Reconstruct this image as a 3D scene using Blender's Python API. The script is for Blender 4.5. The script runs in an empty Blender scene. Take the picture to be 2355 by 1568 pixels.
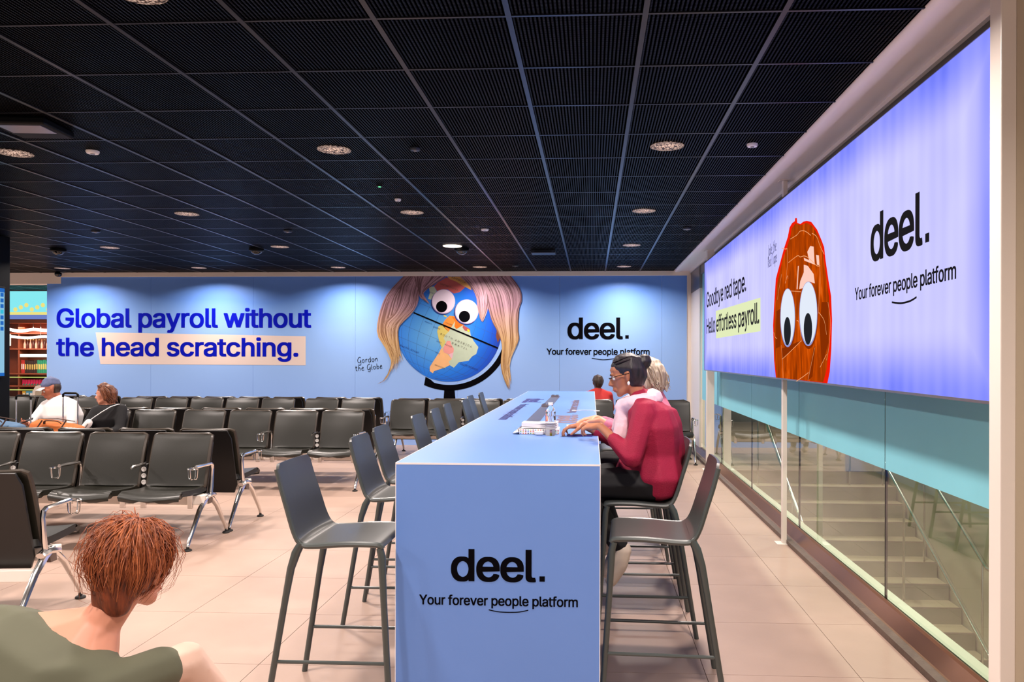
import bpy, bmesh, math, random
from mathutils import Vector, Matrix, Euler
from mathutils.geometry import tessellate_polygon
random.seed(7)
SC = bpy.context.scene
COL = SC.collection

# ------------------------------------------------------------ camera
F_PX, PX, PY, YAW, ROLL, EYE = 1752.0, 1276.0, 820.5, 0.0484, 0.0025, 1.565
_fw = Vector((-math.sin(YAW), math.cos(YAW), 0)); _r0 = Vector((math.cos(YAW), math.sin(YAW), 0)); _u0 = Vector((0, 0, 1))
_rt = _r0*math.cos(ROLL) + _u0*math.sin(ROLL); _up = _u0*math.cos(ROLL) - _r0*math.sin(ROLL)
cam = bpy.data.objects.new('camera', bpy.data.cameras.new('camera')); COL.objects.link(cam)
m3 = Matrix((_rt, _up, -_fw)).transposed()
cam.matrix_world = Matrix.Translation((0, 0, EYE)) @ m3.to_4x4()
cam.data.sensor_fit = 'HORIZONTAL'; cam.data.sensor_width = 36
cam.data.lens = F_PX/2355*36; cam.data.shift_x = -(PX-1177.5)/2355; cam.data.shift_y = (PY-784)/2355
cam.data.clip_start = 0.05; cam.data.clip_end = 200
SC.camera = cam

# ------------------------------------------------------------ world, exposure
W = bpy.data.worlds.new('world'); SC.world = W; W.use_nodes = True
W.node_tree.nodes['Background'].inputs[0].default_value = (1.0, 0.89, 0.86, 1)
W.node_tree.nodes['Background'].inputs[1].default_value = 0.40
SC.view_settings.view_transform = 'Standard'; SC.view_settings.look = 'None'
SC.view_settings.gamma = 1; SC.view_settings.use_curve_mapping = False
SC.view_settings.exposure = 0.0
LAMP_W = 54.0           # each ceiling downlight
SC.cycles.max_bounces = 8; SC.cycles.transparent_max_bounces = 16

# ------------------------------------------------------------ small maths
def ray(x, y):
    return _fw + _rt*((x-PX)/F_PX) - _up*((y-PY)/F_PX)
def P(x, y, X=None, Y=None, Z=None):
    d = ray(x, y)
    if X is not None: t = X/d.x
    elif Y is not None: t = Y/d.y
    else: t = (Z-EYE)/d.z
    return Vector((0, 0, EYE)) + d*t
def lin(c):
    c /= 255.0
    return c/12.92 if c <= 0.04045 else ((c+0.055)/1.055)**2.4
def rgb(r, g, b): return (lin(r), lin(g), lin(b), 1)

# ------------------------------------------------------------ materials
def mat(name, c, rough=0.5, metal=0.0, noise=0.0, scale=6.0, bump=0.0, bscale=60.0, spec=0.5, coat=0.0, alpha=1.0, stretch=None):
    m = bpy.data.materials.new(name); m.use_nodes = True
    nt = m.node_tree; b = nt.nodes['Principled BSDF']
    col = rgb(*c)
    b.inputs['Base Color'].default_value = col
    b.inputs['Roughness'].default_value = rough; b.inputs['Metallic'].default_value = metal
    b.inputs['Specular IOR Level'].default_value = spec; b.inputs['Coat Weight'].default_value = coat
    b.inputs['Alpha'].default_value = alpha
    if noise or bump:
        tc = nt.nodes.new('ShaderNodeTexCoord'); mp = nt.nodes.new('ShaderNodeMapping')
        nt.links.new(tc.outputs['Object'], mp.inputs[0])
        if stretch: mp.inputs['Scale'].default_value = stretch
    if noise:
        n = nt.nodes.new('ShaderNodeTexNoise'); n.inputs['Scale'].default_value = scale; n.inputs['Detail'].default_value = 5
        nt.links.new(mp.outputs[0], n.inputs[0])
        r = nt.nodes.new('ShaderNodeMapRange'); r.inputs[1].default_value = 0.3; r.inputs[2].default_value = 0.7
        r.inputs[3].default_value = 1-noise; r.inputs[4].default_value = 1+noise
        nt.links.new(n.outputs[0], r.inputs[0])
        mx = nt.nodes.new('ShaderNodeVectorMath'); mx.operation = 'SCALE'; mx.inputs[0].default_value = col[:3]
        nt.links.new(r.outputs[0], mx.inputs['Scale']); nt.links.new(mx.outputs[0], b.inputs['Base Color'])
    if bump:
        n = nt.nodes.new('ShaderNodeTexNoise'); n.inputs['Scale'].default_value = bscale; n.inputs['Detail'].default_value = 4
        nt.links.new(mp.outputs[0], n.inputs[0])
        bp = nt.nodes.new('ShaderNodeBump'); bp.inputs['Strength'].default_value = bump; bp.inputs['Distance'].default_value = 0.01
        nt.links.new(n.outputs[0], bp.inputs['Height']); nt.links.new(bp.outputs[0], b.inputs['Normal'])
    return m
def emit(name, c, s=1.0):
    m = bpy.data.materials.new(name); m.use_nodes = True; nt = m.node_tree
    nt.nodes.remove(nt.nodes['Principled BSDF'])
    e = nt.nodes.new('ShaderNodeEmission'); e.inputs[0].default_value = rgb(*c); e.inputs[1].default_value = s
    nt.links.new(e.outputs[0], nt.nodes['Material Output'].inputs[0]); return m
def N(nt, t, **kw):
    n = nt.nodes.new(t)
    for k, v in kw.items():
        if hasattr(n, k): setattr(n, k, v)
    return n
def ramp(nt, pts, fac):
    r = nt.nodes.new('ShaderNodeValToRGB'); e = r.color_ramp.elements
    e[0].position, e[0].color = pts[0][0], rgb(*pts[0][1]); e[1].position, e[1].color = pts[-1][0], rgb(*pts[-1][1])
    for p, c in pts[1:-1]:
        k = e.new(p); k.color = rgb(*c)
    nt.links.new(fac, r.inputs[0]); return r

M = {}
M['tile'] = mat('stone_tile', (172, 146, 131), 0.42, noise=0.05, scale=3.0, bump=0.03, bscale=90)
M['grout'] = mat('grout', (150, 118, 100), 0.9)
M['cream'] = mat('cream_paint', (250, 240, 230), 0.5)
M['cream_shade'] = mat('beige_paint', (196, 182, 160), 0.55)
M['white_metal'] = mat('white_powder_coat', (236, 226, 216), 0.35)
M['grey_metal'] = mat('brushed_aluminium', (150, 146, 142), 0.35, 0.8, noise=0.05, scale=20)
M['kerb_dark'] = mat('dark_stone_kerb', (92, 74, 64), 0.5, noise=0.18, scale=14, bump=0.2)
M['channel'] = mat('bronze_metal_channel', (150, 110, 88), 0.3, 0.75)
M['chrome'] = mat('polished_aluminium', (232, 228, 224), 0.16, 1.0)
M['leather'] = mat('black_leather', (27, 26, 19), 0.36, noise=0.12, scale=5, bump=0.05, bscale=220, spec=0.6)
M['leather_rim'] = mat('leather_piping', (60, 52, 44), 0.33)
M['black_shell'] = mat('black_plastic_shell', (14, 12, 12), 0.4)
M['rubber'] = mat('black_rubber', (20, 18, 17), 0.6)
M['stool'] = mat('grey_stool_aluminium', (60, 61, 59), 0.34, 0.0, spec=0.7)
M['stool_leg'] = mat('grey_stool_tube', (62, 68, 66), 0.32, spec=0.7)
M['table'] = mat('periwinkle_laminate', (104, 144, 216), 0.38, noise=0.012, scale=2)
M['table_edge'] = mat('mitred_edge_highlight', (240, 236, 240), 0.35)  # white stands in for the highlight along the mitred edges
M['ink'] = mat('black_vinyl_print', (4, 3, 8), 0.7, spec=0.05)
M['navy'] = mat('navy_print', (0, 16, 190), 0.7, noise=0.25, scale=0.9, spec=0.1)
M['highlight'] = mat('cream_print', (240, 218, 208), 0.5)
M['steel_strip'] = mat('stainless_strip', (168, 160, 170), 0.28, 0.9)
M['black'] = mat('black_paint', (5, 7, 9), 0.5, spec=0.15)
M['runner'] = mat('grid_runner_metal', (54, 58, 66), 0.3, 0.75)
M['white_plastic'] = mat('white_plastic', (238, 236, 234), 0.3)
M['socket'] = mat('white_socket_ring', (205, 200, 196), 0.3)
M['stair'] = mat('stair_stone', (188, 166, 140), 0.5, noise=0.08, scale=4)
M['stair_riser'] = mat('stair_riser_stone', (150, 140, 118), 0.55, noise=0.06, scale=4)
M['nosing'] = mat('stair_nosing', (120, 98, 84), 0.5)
M['dark_wall'] = mat('dark_green_wall', (52, 70, 62), 0.5, noise=0.1, scale=2)

def m_ceiling():
    m = mat('black_ribbed_mesh_panel', (7, 6, 9), 0.30, 0.0, spec=0.35)
    nt = m.node_tree; b = nt.nodes['Principled BSDF']
    tc = N(nt, 'ShaderNodeTexCoord'); sp = N(nt, 'ShaderNodeSeparateXYZ'); nt.links.new(tc.outputs['Object'], sp.inputs[0])
    def wave(out, f, ph=0.0):
        a = N(nt, 'ShaderNodeMath', operation='MULTIPLY_ADD'); a.inputs[1].default_value = f*2*math.pi; a.inputs[2].default_value = ph
        nt.links.new(out, a.inputs[0]); s = N(nt, 'ShaderNodeMath', operation='SINE'); nt.links.new(a.outputs[0], s.inputs[0]); return s.outputs[0]
    wx = wave(sp.outputs[0], 52.5); wy = wave(sp.outputs[1], 90.0)
    mul = N(nt, 'ShaderNodeMath', operation='MULTIPLY_ADD'); mul.inputs[1].default_value = 0.30
    nt.links.new(wy, mul.inputs[0]); nt.links.new(wx, mul.inputs[2])
    bp = N(nt, 'ShaderNodeBump'); bp.inputs['Strength'].default_value = 0.9; bp.inputs['Distance'].default_value = 0.004
    nt.links.new(mul.outputs[0], bp.inputs['Height']); nt.links.new(bp.outputs[0], b.inputs['Normal'])
    r = ramp(nt, [(0.30, (0, 0, 0)), (0.75, (12, 10, 14))], N(nt, 'ShaderNodeMath').outputs[0])
    ad = N(nt, 'ShaderNodeMapRange'); ad.inputs[1].default_value = -1.1; ad.inputs[2].default_value = 1.1
    nt.links.new(mul.outputs[0], ad.inputs[0]); nt.links.new(ad.outputs[0], r.inputs[0]); nt.links.new(r.outputs[0], b.inputs['Base Color'])
    sr = N(nt, 'ShaderNodeMapRange'); sr.inputs[1].default_value = -0.2; sr.inputs[2].default_value = 0.6; sr.inputs[3].default_value = 0.0; sr.inputs[4].default_value = 0.035
    nt.links.new(mul.outputs[0], sr.inputs[0]); nt.links.new(sr.outputs[0], b.inputs['Specular IOR Level'])
    return m
M['ceiling'] = m_ceiling()

def m_glass():
    m = bpy.data.materials.new('clear_green_glass'); m.use_nodes = True; nt = m.node_tree
    nt.nodes.remove(nt.nodes['Principled BSDF'])
    t = N(nt, 'ShaderNodeBsdfTransparent'); t.inputs[0].default_value = (0.84, 0.95, 0.87, 1)
    g = N(nt, 'ShaderNodeBsdfGlossy'); g.inputs[0].default_value = (0.95, 1, 0.98, 1); g.inputs[1].default_value = 0.02
    fr = N(nt, 'ShaderNodeFresnel'); fr.inputs[0].default_value = 1.55
    ma = N(nt, 'ShaderNodeMath', operation='MULTIPLY_ADD'); ma.inputs[1].default_value = 1.3; ma.inputs[2].default_value = 0.06; ma.use_clamp = True
    nt.links.new(fr.outputs[0], ma.inputs[0])
    ge = N(nt, 'ShaderNodeNewGeometry'); ib = N(nt, 'ShaderNodeMath', operation='SUBTRACT'); ib.inputs[0].default_value = 1; nt.links.new(ge.outputs['Backfacing'], ib.inputs[1])
    mb_ = N(nt, 'ShaderNodeMath', operation='MULTIPLY'); nt.links.new(ma.outputs[0], mb_.inputs[0]); nt.links.new(ib.outputs[0], mb_.inputs[1]); ma = mb_
    mx = N(nt, 'ShaderNodeMixShader'); nt.links.new(ma.outputs[0], mx.inputs[0]); nt.links.new(t.outputs[0], mx.inputs[1]); nt.links.new(g.outputs[0], mx.inputs[2])
    nt.links.new(mx.outputs[0], nt.nodes['Material Output'].inputs[0]); return m
M['glass'] = m_glass()
M['film'] = mat('frosted_teal_film', (136, 212, 228), 0.45, noise=0.03, scale=1.5)
M['film'].node_tree.nodes['Principled BSDF'].inputs['Emission Color'].default_value = (0, 0, 0, 1)

# ------------------------------------------------------------ object helpers
def tag(o, label=None, cat=None, group=None, kind=None):
    if label: o['label'] = label
    if cat: o['category'] = cat
    if group: o['group'] = group
    if kind: o['kind'] = kind
    return o
def thing(name, label, cat, loc=(0, 0, 0), rz=0.0, group=None):
    o = bpy.data.objects.new(name, None); COL.objects.link(o); o.location = loc; o.rotation_euler = (0, 0, rz)
    o.empty_display_size = 0.1
    return tag(o, label, cat, group)
def copy_tree(o, parent=None):
    c = o.copy(); COL.objects.link(c)
    if parent is not None: c.parent = parent
    for ch in list(o.children): copy_tree(ch, c)
    return c

class MB:
    def __init__(s): s.v = []; s.f = []; s.mi = []; s.cur = 0
    def add(s, vs, fs):
        b = len(s.v); s.v += [Vector(v) for v in vs]; s.f += [[b+i for i in f] for f in fs]; s.mi += [s.cur]*len(fs); return s
    def box(s, a, b, bev=0.0):
        x0, y0, z0 = [min(p, q) for p, q in zip(a, b)]; x1, y1, z1 = [max(p, q) for p, q in zip(a, b)]
        if bev <= 0:
            return s.add([(x0,y0,z0),(x1,y0,z0),(x1,y1,z0),(x0,y1,z0),(x0,y0,z1),(x1,y0,z1),(x1,y1,z1),(x0,y1,z1)],
                         [(0,3,2,1),(4,5,6,7),(0,1,5,4),(1,2,6,5),(2,3,7,6),(3,0,4,7)])
        bm = bmesh.new(); bmesh.ops.create_cube(bm, size=1)
        for v in bm.verts: v.co = Vector((x0+(v.co.x+.5)*(x1-x0), y0+(v.co.y+.5)*(y1-y0), z0+(v.co.z+.5)*(z1-z0)))
        bmesh.ops.bevel(bm, geom=bm.edges[:], offset=bev, segments=2, profile=0.5, affect='EDGES')
        bm.verts.index_update(); s.add([v.co.copy() for v in bm.verts], [[v.index for v in f.verts] for f in bm.faces]); bm.free(); return s
    def tube(s, pts, r, n=8, cap=True, flat=None):
        pts = [Vector(p) for p in pts]; rs = r if isinstance(r, (list, tuple)) else [r]*len(pts)
        vs = []; prev = None
        for i, p in enumerate(pts):
            d = (pts[min(i+1, len(pts)-1)] - pts[max(i-1, 0)]).normalized()
            if prev is None:
                a = Vector((0, 0, 1)) if abs(d.z) < .9 else Vector((1, 0, 0))
                u = d.cross(a).normalized()
            else: u = (prev - d*prev.dot(d)).normalized()
            prev = u; w = d.cross(u)
            for k in range(n):
                t = 2*math.pi*k/n; k2 = flat if flat else 1.0
                vs.append(p + u*math.cos(t)*rs[i] + w*math.sin(t)*rs[i]*k2)
        fs = []
        for i in range(len(pts)-1):
            for k in range(n):
                fs.append((i*n+k, i*n+(k+1) % n, (i+1)*n+(k+1) % n, (i+1)*n+k))
        if cap: fs.append(tuple(range(n-1, -1, -1))); fs.append(tuple((len(pts)-1)*n+k for k in range(n)))
        return s.add(vs, fs)
    def lathe(s, prof, c=(0, 0, 0), n=20):
        c = Vector(c); vs = []; fs = []
        for r, z in prof:
            for k in range(n):
                t = 2*math.pi*k/n; vs.append(c+Vector((r*math.cos(t), r*math.sin(t), z)))
        for i in range(len(prof)-1):
            for k in range(n): fs.append((i*n+k, i*n+(k+1) % n, (i+1)*n+(k+1) % n, (i+1)*n+k))
        fs.append(tuple(range(n-1, -1, -1))); fs.append(tuple((len(prof)-1)*n+k for k in range(n)))
        return s.add(vs, fs)
    def ell(s, c, r, rot=None, seg=12, rings=8):
        c = Vector(c); vs = []; fs = []
        R = rot if rot is not None else Matrix.Identity(3)
        vs.append(c+R@Vector((0, 0, r[2])))
        for i in range(1, rings):
            a = math.pi*i/rings
            for k in range(seg):
                t = 2*math.pi*k/seg
                vs.append(c+R@Vector((r[0]*math.sin(a)*math.cos(t), r[1]*math.sin(a)*math.sin(t), r[2]*math.cos(a))))
        vs.append(c+R@Vector((0, 0, -r[2])))
        for k in range(seg): fs.append((0, 1+k, 1+(k+1) % seg))
        for i in range(rings-2):
            for k in range(seg): fs.append((1+i*seg+k, 1+(i+1)*seg+k, 1+(i+1)*seg+(k+1) % seg, 1+i*seg+(k+1) % seg))
        L = len(vs)-1
        for k in range(seg): fs.append((L, 1+(rings-2)*seg+(k+1) % seg, 1+(rings-2)*seg+k))
        return s.add(vs, fs)
    def prism(s, poly, d):
        n = len(poly); d = Vector(d); poly = [Vector(p) for p in poly]
        return s.add(poly+[p+d for p in poly], [tuple(range(n)), tuple(range(2*n-1, n-1, -1))]+[(i, i+n, (i+1) % n+n, (i+1) % n) for i in range(n)])
    def sheet(s, fn, nu, nv, th):
        """closed slab over fn(u,v), u,v in 0..1"""
        g = [[Vector(fn(i/nu, j/nv)) for j in range(nv+1)] for i in range(nu+1)]
        vs = []; bk = []
        for i in range(nu+1):
            for j in range(nv+1):
                a = g[min(i+1, nu)][j]-g[max(i-1, 0)][j]; b = g[i][min(j+1, nv)]-g[i][max(j-1, 0)]
                nn = a.cross(b)
                nn = nn.normalized() if nn.length > 1e-9 else Vector((0, 0, 1))
                vs.append(g[i][j]+nn*th/2); bk.append(g[i][j]-nn*th/2)
        W_ = nv+1; T = len(vs); fs = []
        for i in range(nu):
            for j in range(nv):
                fs.append((i*W_+j, (i+1)*W_+j, (i+1)*W_+j+1, i*W_+j+1)); fs.append((T+i*W_+j, T+i*W_+j+1, T+(i+1)*W_+j+1, T+(i+1)*W_+j))
        for i in range(nu):
            fs.append((i*W_, T+i*W_, T+(i+1)*W_, (i+1)*W_)); fs.append((i*W_+nv, (i+1)*W_+nv, T+(i+1)*W_+nv, T+i*W_+nv))
        for j in range(nv):
            fs.append((j, j+1, T+j+1, T+j)); fs.append((nu*W_+j, T+nu*W_+j, T+nu*W_+j+1, nu*W_+j+1))
        return s.add(vs+bk, fs)
    def xf(s, mtx):
        s.v = [mtx@v for v in s.v]; return s
    def mesh(s, name, mats, smooth=False, angle=None):
        me = bpy.data.meshes.new(name); me.from_pydata([tuple(v) for v in s.v], [], s.f)
        mats = mats if isinstance(mats, (list, tuple)) else [mats]
        for m in mats: me.materials.append(M[m] if isinstance(m, str) else m)
        if len(mats) > 1: me.polygons.foreach_set('material_index', s.mi)
        bm = bmesh.new(); bm.from_mesh(me); bmesh.ops.recalc_face_normals(bm, faces=bm.faces); bm.to_mesh(me); bm.free()
        if smooth:
            me.polygons.foreach_set('use_smooth', [True]*len(me.polygons))
            me.set_sharp_from_angle(angle=math.radians(angle or 40))
        me.update(); return me
    def build(s, name, mats, parent=None, smooth=False, angle=None, **kw):
        return link(name, s.mesh(name, mats, smooth, angle), parent, **kw)
def link(name, me, parent=None, label=None, kind=None, loc=None, rz=None):
    o = bpy.data.objects.new(name, me); COL.objects.link(o)
    if parent is not None: o.parent = parent
    if loc is not None: o.location = loc
    if rz is not None: o.rotation_euler = (0, 0, rz)
    if label: o['label'] = label
    if kind: o['kind'] = kind
    return o
def box(name, a, b, m, parent=None, bev=0.0, **kw):
    return MB().box(a, b, bev).build(name, m, parent, **kw)
def structure(name):
    o = bpy.data.objects.new(name, None); COL.objects.link(o); o['kind'] = 'structure'; return o

# ------------------------------------------------------------ lettering
try:
    FONT = bpy.data.fonts.load(bpy.utils.system_resource('DATAFILES', path='fonts')+'/Inter.woff2')
except Exception:
    FONT = None
def text_pts(s, bold=0.0, track=1.0):
    cu = bpy.data.curves.new('lettering', 'FONT'); cu.body = s
    if FONT: cu.font = FONT
    cu.size = 1; cu.offset = bold; cu.space_character = track; cu.resolution_u = 4; cu.fill_mode = 'BOTH'
    o = bpy.data.objects.new('lettering', cu); COL.objects.link(o)
    dg = bpy.context.evaluated_depsgraph_get(); dg.update()
    me = bpy.data.meshes.new_from_object(o.evaluated_get(dg))
    vs = [v.co.copy() for v in me.vertices]; fs = [tuple(p.vertices) for p in me.polygons]
    bpy.data.objects.remove(o); bpy.data.curves.remove(cu); bpy.data.meshes.remove(me)
    return vs, fs
def lettering(name, s, O, R, U, width, asc, m, parent, bold=0.02, track=0.97, nrm=None, **kw):
    """flat letters, baseline from O along unit R, up unit U; overall WIDTH, tallest glyph ASC above the baseline"""
    vs, fs = text_pts(s.replace('deel.', 'deel'), 0.0, track)
    if bold:
        n0 = len(vs); base = list(vs); bf = list(fs)
        for q, (dx, dy) in enumerate(((1, 0), (-1, 0), (0, .6), (0, -.6), (1, .6), (-1, .6), (1, -.6), (-1, -.6))):
            vs = vs+[Vector((v.x+dx*bold, v.y+dy*bold, (q+1)*.00004)) for v in base]; fs = fs+[tuple(i+n0*(q+1) for i in f) for f in bf]
    x0 = min(v.x for v in vs); x1 = max(v.x for v in vs); y1 = max(v.y for v in vs)
    nv, nf = [], []
    for i, f in enumerate(fs):
        nf.append(tuple(range(len(nv), len(nv)+len(f)))); nv += [Vector((vs[k].x, vs[k].y, vs[k].z+(i % 9)*.000004)) for k in f]
    vs, fs = nv, nf
    if 'w' in s:
        wv, _ = text_pts('w', 0, track); xe = max(v.x for v in text_pts(s[:s.index('w')+1], 0, track)[0]); xh = max(v.y for v in wv)
        x0w = min(v.x for v in wv); ww = max(v.x for v in wv)-x0w; xs = xe-ww; h = .105/2
        for q, (a_, b_, ya, yb) in enumerate(((.06, .285, xh, 0), (.5, .285, xh, 0), (.5, .715, xh, 0), (.94, .715, xh, 0))):
            zq = .0006+.0001*q
            n0 = len(vs); vs += [Vector((xs+a_*ww-h, ya, zq)), Vector((xs+a_*ww+h, ya, zq)), Vector((xs+b_*ww+h, yb, zq)), Vector((xs+b_*ww-h, yb, zq))]; fs.append((n0, n0+1, n0+2, n0+3))
    O, R, U = Vector(O), Vector(R).normalized(), Vector(U).normalized()
    dot = .943 if s == 'deel.' else 0
    mb = MB(); mb.add([O+R*((v.x-x0)/(x1-x0)*width*(.905 if dot else 1))+U*(v.y/y1*asc)+R.cross(U)*v.z for v in vs], fs)
    if dot: mb.add([O+R*(a_*width)+U*(b_*width) for a_, b_ in ((dot, 0), (1, 0), (1, 1-dot), (dot, 1-dot))], [(0, 1, 2, 3)])
    me = bpy.data.meshes.new(name); me.from_pydata([tuple(v) for v in mb.v], [], mb.f); me.materials.append(M[m] if isinstance(m, str) else m)
    return link(name, me, parent, **kw)
def ribbon(mb, pts, w, nrm):
    """flat stroke in a plane whose normal is NRM; w: width or list"""
    pts = [Vector(p) for p in pts]; n = len(pts); ws = w if isinstance(w, (list, tuple)) else [w]*n; vs = []
    for i, p in enumerate(pts):
        d = (pts[min(i+1, n-1)]-pts[max(i-1, 0)])
        d = d.normalized() if d.length > 1e-9 else Vector((1, 0, 0)); s_ = d.cross(nrm).normalized()
        vs += [p+s_*ws[i]/2, p-s_*ws[i]/2]
    mb.add(vs, [(2*i, 2*i+1, 2*i+3, 2*i+2) for i in range(n-1)])
def spline(pts, k=6):
    pts = [Vector(p) for p in pts]; out = []
    for i in range(len(pts)-1):
        p0 = pts[max(i-1, 0)]; p1 = pts[i]; p2 = pts[i+1]; p3 = pts[min(i+2, len(pts)-1)]
        for j in range(k):
            t = j/k; out.append(0.5*((2*p1)+(p2-p0)*t+(2*p0-5*p1+4*p2-p3)*t*t+(-p0+3*p1-3*p2+p3)*t**3))
    out.append(pts[-1]); return out
# hand-drawn letters as strokes in a unit box (x-height 1, ascender 1.7)
HAND = {
 'G': (1.25, [[(1.05,1.5),(.8,1.8),(.35,1.5),(.1,.8),(.3,.15),(.75,.1),(1.0,.6),(1.05,.9),(1.1,.2),(1.05,-.45),(.7,-.65),(.35,-.4)]]),
 'o': (.95, [[(.5,1),(.15,.75),(.1,.3),(.4,0),(.75,.25),(.75,.75),(.5,1)]]),
 'r': (.75, [[(.15,1),(.18,0)],[(.18,.6),(.4,.95),(.7,.85)]]),
 'd': (1.0, [[(.75,.8),(.45,1),(.12,.6),(.2,.1),(.5,0),(.78,.4)],[(.75,1.6),(.8,0)]]),
 'n': (.95, [[(.15,1),(.18,0)],[(.18,.6),(.45,1),(.7,.7),(.78,0)]]),
 't': (.8, [[(.3,1.6),(.32,.2),(.5,0),(.7,.1)],[(.05,1.05),(.65,1.1)]]),
 'h': (.95, [[(.15,1.7),(.18,0)],[(.18,.5),(.45,.95),(.65,.7),(.75,0)]]),
 'e': (.95, [[(.15,.5),(.6,.65),(.65,.9),(.4,1),(.12,.6),(.2,.1),(.5,0),(.85,.15)]]),
 'l': (.5, [[(.15,1.6),(.17,.1),(.4,0)]]),
 'b': (.95, [[(.15,1.7),(.2,0)],[(.2,.5),(.5,.95),(.8,.5),(.55,.02),(.2,.1)]]),
 'J': (.9, [[(.75,1.7),(.7,.0),(.4,-.5),(.05,-.2)]]),
 'a': (1.0, [[(.75,.8),(.45,1),(.12,.6),(.2,.1),(.5,0),(.75,.4)],[(.75,1),(.82,0)]]),
 'k': (.85, [[(.15,1.7),(.18,0)],[(.65,.95),(.2,.5),(.7,0)]]),
 'R': (1.1, [[(.2,1.7),(.15,0)],[(.15,1.6),(.7,1.6),(.8,1.1),(.25,.8),(.9,0)]]),
 'T': (1.0, [[(.5,1.6),(.45,0)],[(0,1.55),(.95,1.7)]]),
 'p': (.95, [[(.18,1),(.15,-.6)],[(.2,.6),(.5,1),(.8,.6),(.55,.05),(.2,.2)]]),
 ' ': (.6, [])}
def handwriting(name, s, O, R, U, size, m, parent, w=0.16, **kw):
    O, R, U = Vector(O), Vector(R), Vector(U); nrm = R.cross(U).normalized(); mb = MB(); x = 0
    for ch in s:
        adv, st = HAND[ch]
        for k in st: ribbon(mb, [O+R*((x+p.x)*size)+U*(p.y*size) for p in spline([(a, b, 0) for a, b in k], 5)], w*size, nrm)
        x += adv+.12
    me = bpy.data.meshes.new(name); me.from_pydata([tuple(v) for v in mb.v], [], mb.f); me.materials.append(M[m] if isinstance(m, str) else m)
    return link(name, me, parent, **kw)

# ------------------------------------------------------------ setting: floor
CEIL = 3.06; YW = 13.36; KX = 1.635
def in_frame(p, mg=60):
    d = Vector(p)-Vector((0, 0, EYE)); z = d.dot(_fw)
    if z < 0.2: return False
    x = PX+F_PX*d.dot(_rt)/z; y = PY-F_PX*d.dot(_up)/z
    return -mg < x < 2355+mg and -mg < y < 1568+mg
floor = structure('floor')
box('screed', (-14.5, -1.5, -0.12), (KX, 17.6, -0.012), 'grout', floor)
box('screed', (KX, 10.67, -0.3), (7.0, 19.0, -0.012), 'grout', floor)
T = 0.75; TX0, TY0 = 1.316, 3.794
tile_me = MB().box((0.0015, 0.0015, -0.02), (T-0.0015, T-0.0015, 0), 0.0).mesh('tile', 'tile')
rest = MB(); nt_ = 0
tile_list = []
for i in range(-21, 0):
    for j in range(-6, 18):
        x, y = TX0+i*T, TY0+j*T
        if y+T > 17.5: continue
        vis = any(in_frame((x+a*T, y+b*T, 0), 20) for a in (0, .5, 1) for b in (0, .5, 1)) and y < YW and x > -9.6
        tile_list.append((vis, x, y))
cnt = 0
for vis, x, y in sorted(tile_list, key=lambda t: t[2]):
    if vis and cnt < 300:
        link('tile', tile_me, floor, loc=(x, y, 0)); cnt += 1
    else: rest.box((x+.0015, y+.0015, -.02), (x+T-.0015, y+T-.0015, 0))
rest.build('tile_rest', 'tile', floor, kind='stuff')
half_me = MB().box((0.0015, 0.0015, -0.02), (KX-TX0-0.001, T-0.0015, 0)).mesh('tile', 'tile')
for j in range(-6, 13): link('tile', half_me, floor, loc=(TX0, TY0+j*T, 0))
far_me = MB().box((0.0015, 0.0015, -0.02), (T-0.0015, T-0.0015, 0)).mesh('landing_tile', 'tile')
for i in range(7):
    for j in range(11): link('landing_tile', far_me, floor, loc=(1.79+i*T, 10.70+j*T, 0))

# ------------------------------------------------------------ setting: ceiling
ceiling = structure('ceiling')
box('ceiling_slab', (-15, -2.0, CEIL+0.12), (1.43, 17.6, CEIL+0.2), 'black', ceiling)
G = 0.6; GX0, GY0 = 0.8305, 3.34
pan_me = MB().box((-0.285, -0.285, 0.004), (0.285, 0.285, 0.05), 0.0).mesh('ceiling_panel', 'ceiling')
restp = MB(); plist = []
for i in range(-26, 1):
    for j in range(-9, 24):
        x0, y0 = GX0+i*G, GY0+j*G
        c = (x0+.3, y0+.3)
        yy1 = min(y0+G, YW) if c[0] > -9.6 else y0+G
        if c[0] > -9.55 and y0 > YW-0.1: continue
        vis = any(in_frame((x0+a*G, y0+b*G, CEIL), 0) for a in (0, .5, 1) for b in (0, .5, 1)) and y0 < YW-.3
        plist.append((vis, y0, c))
plist.sort(key=lambda t: math.hypot(t[2][0], t[2][1])); cnt = 0
for vis, y0, c in plist:
    if vis and cnt < 300:
        link('ceiling_panel', pan_me, ceiling, loc=(c[0], c[1], CEIL)); cnt += 1
    else: restp.box((c[0]-.285, c[1]-.285, CEIL+.004), (c[0]+.285, c[1]+.285, CEIL+.05))
restp.build('ceiling_panel_rest', 'ceiling', ceiling, kind='stuff')
for i in range(-26, 2):
    x = GX0+i*G
    if x < 1.4: box('grid_runner', (x-.0125, -2, CEIL), (x+.0125, YW if x > -9.6 else 17.5, CEIL+.03), 'runner', ceiling)
for j in range(-9, 24):
    y = GY0+j*G
    if y < YW-.05: box('grid_crossbar', (-15, y-.007, CEIL+.002), (1.43, y+.007, CEIL+.03), 'runner', ceiling)
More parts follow.
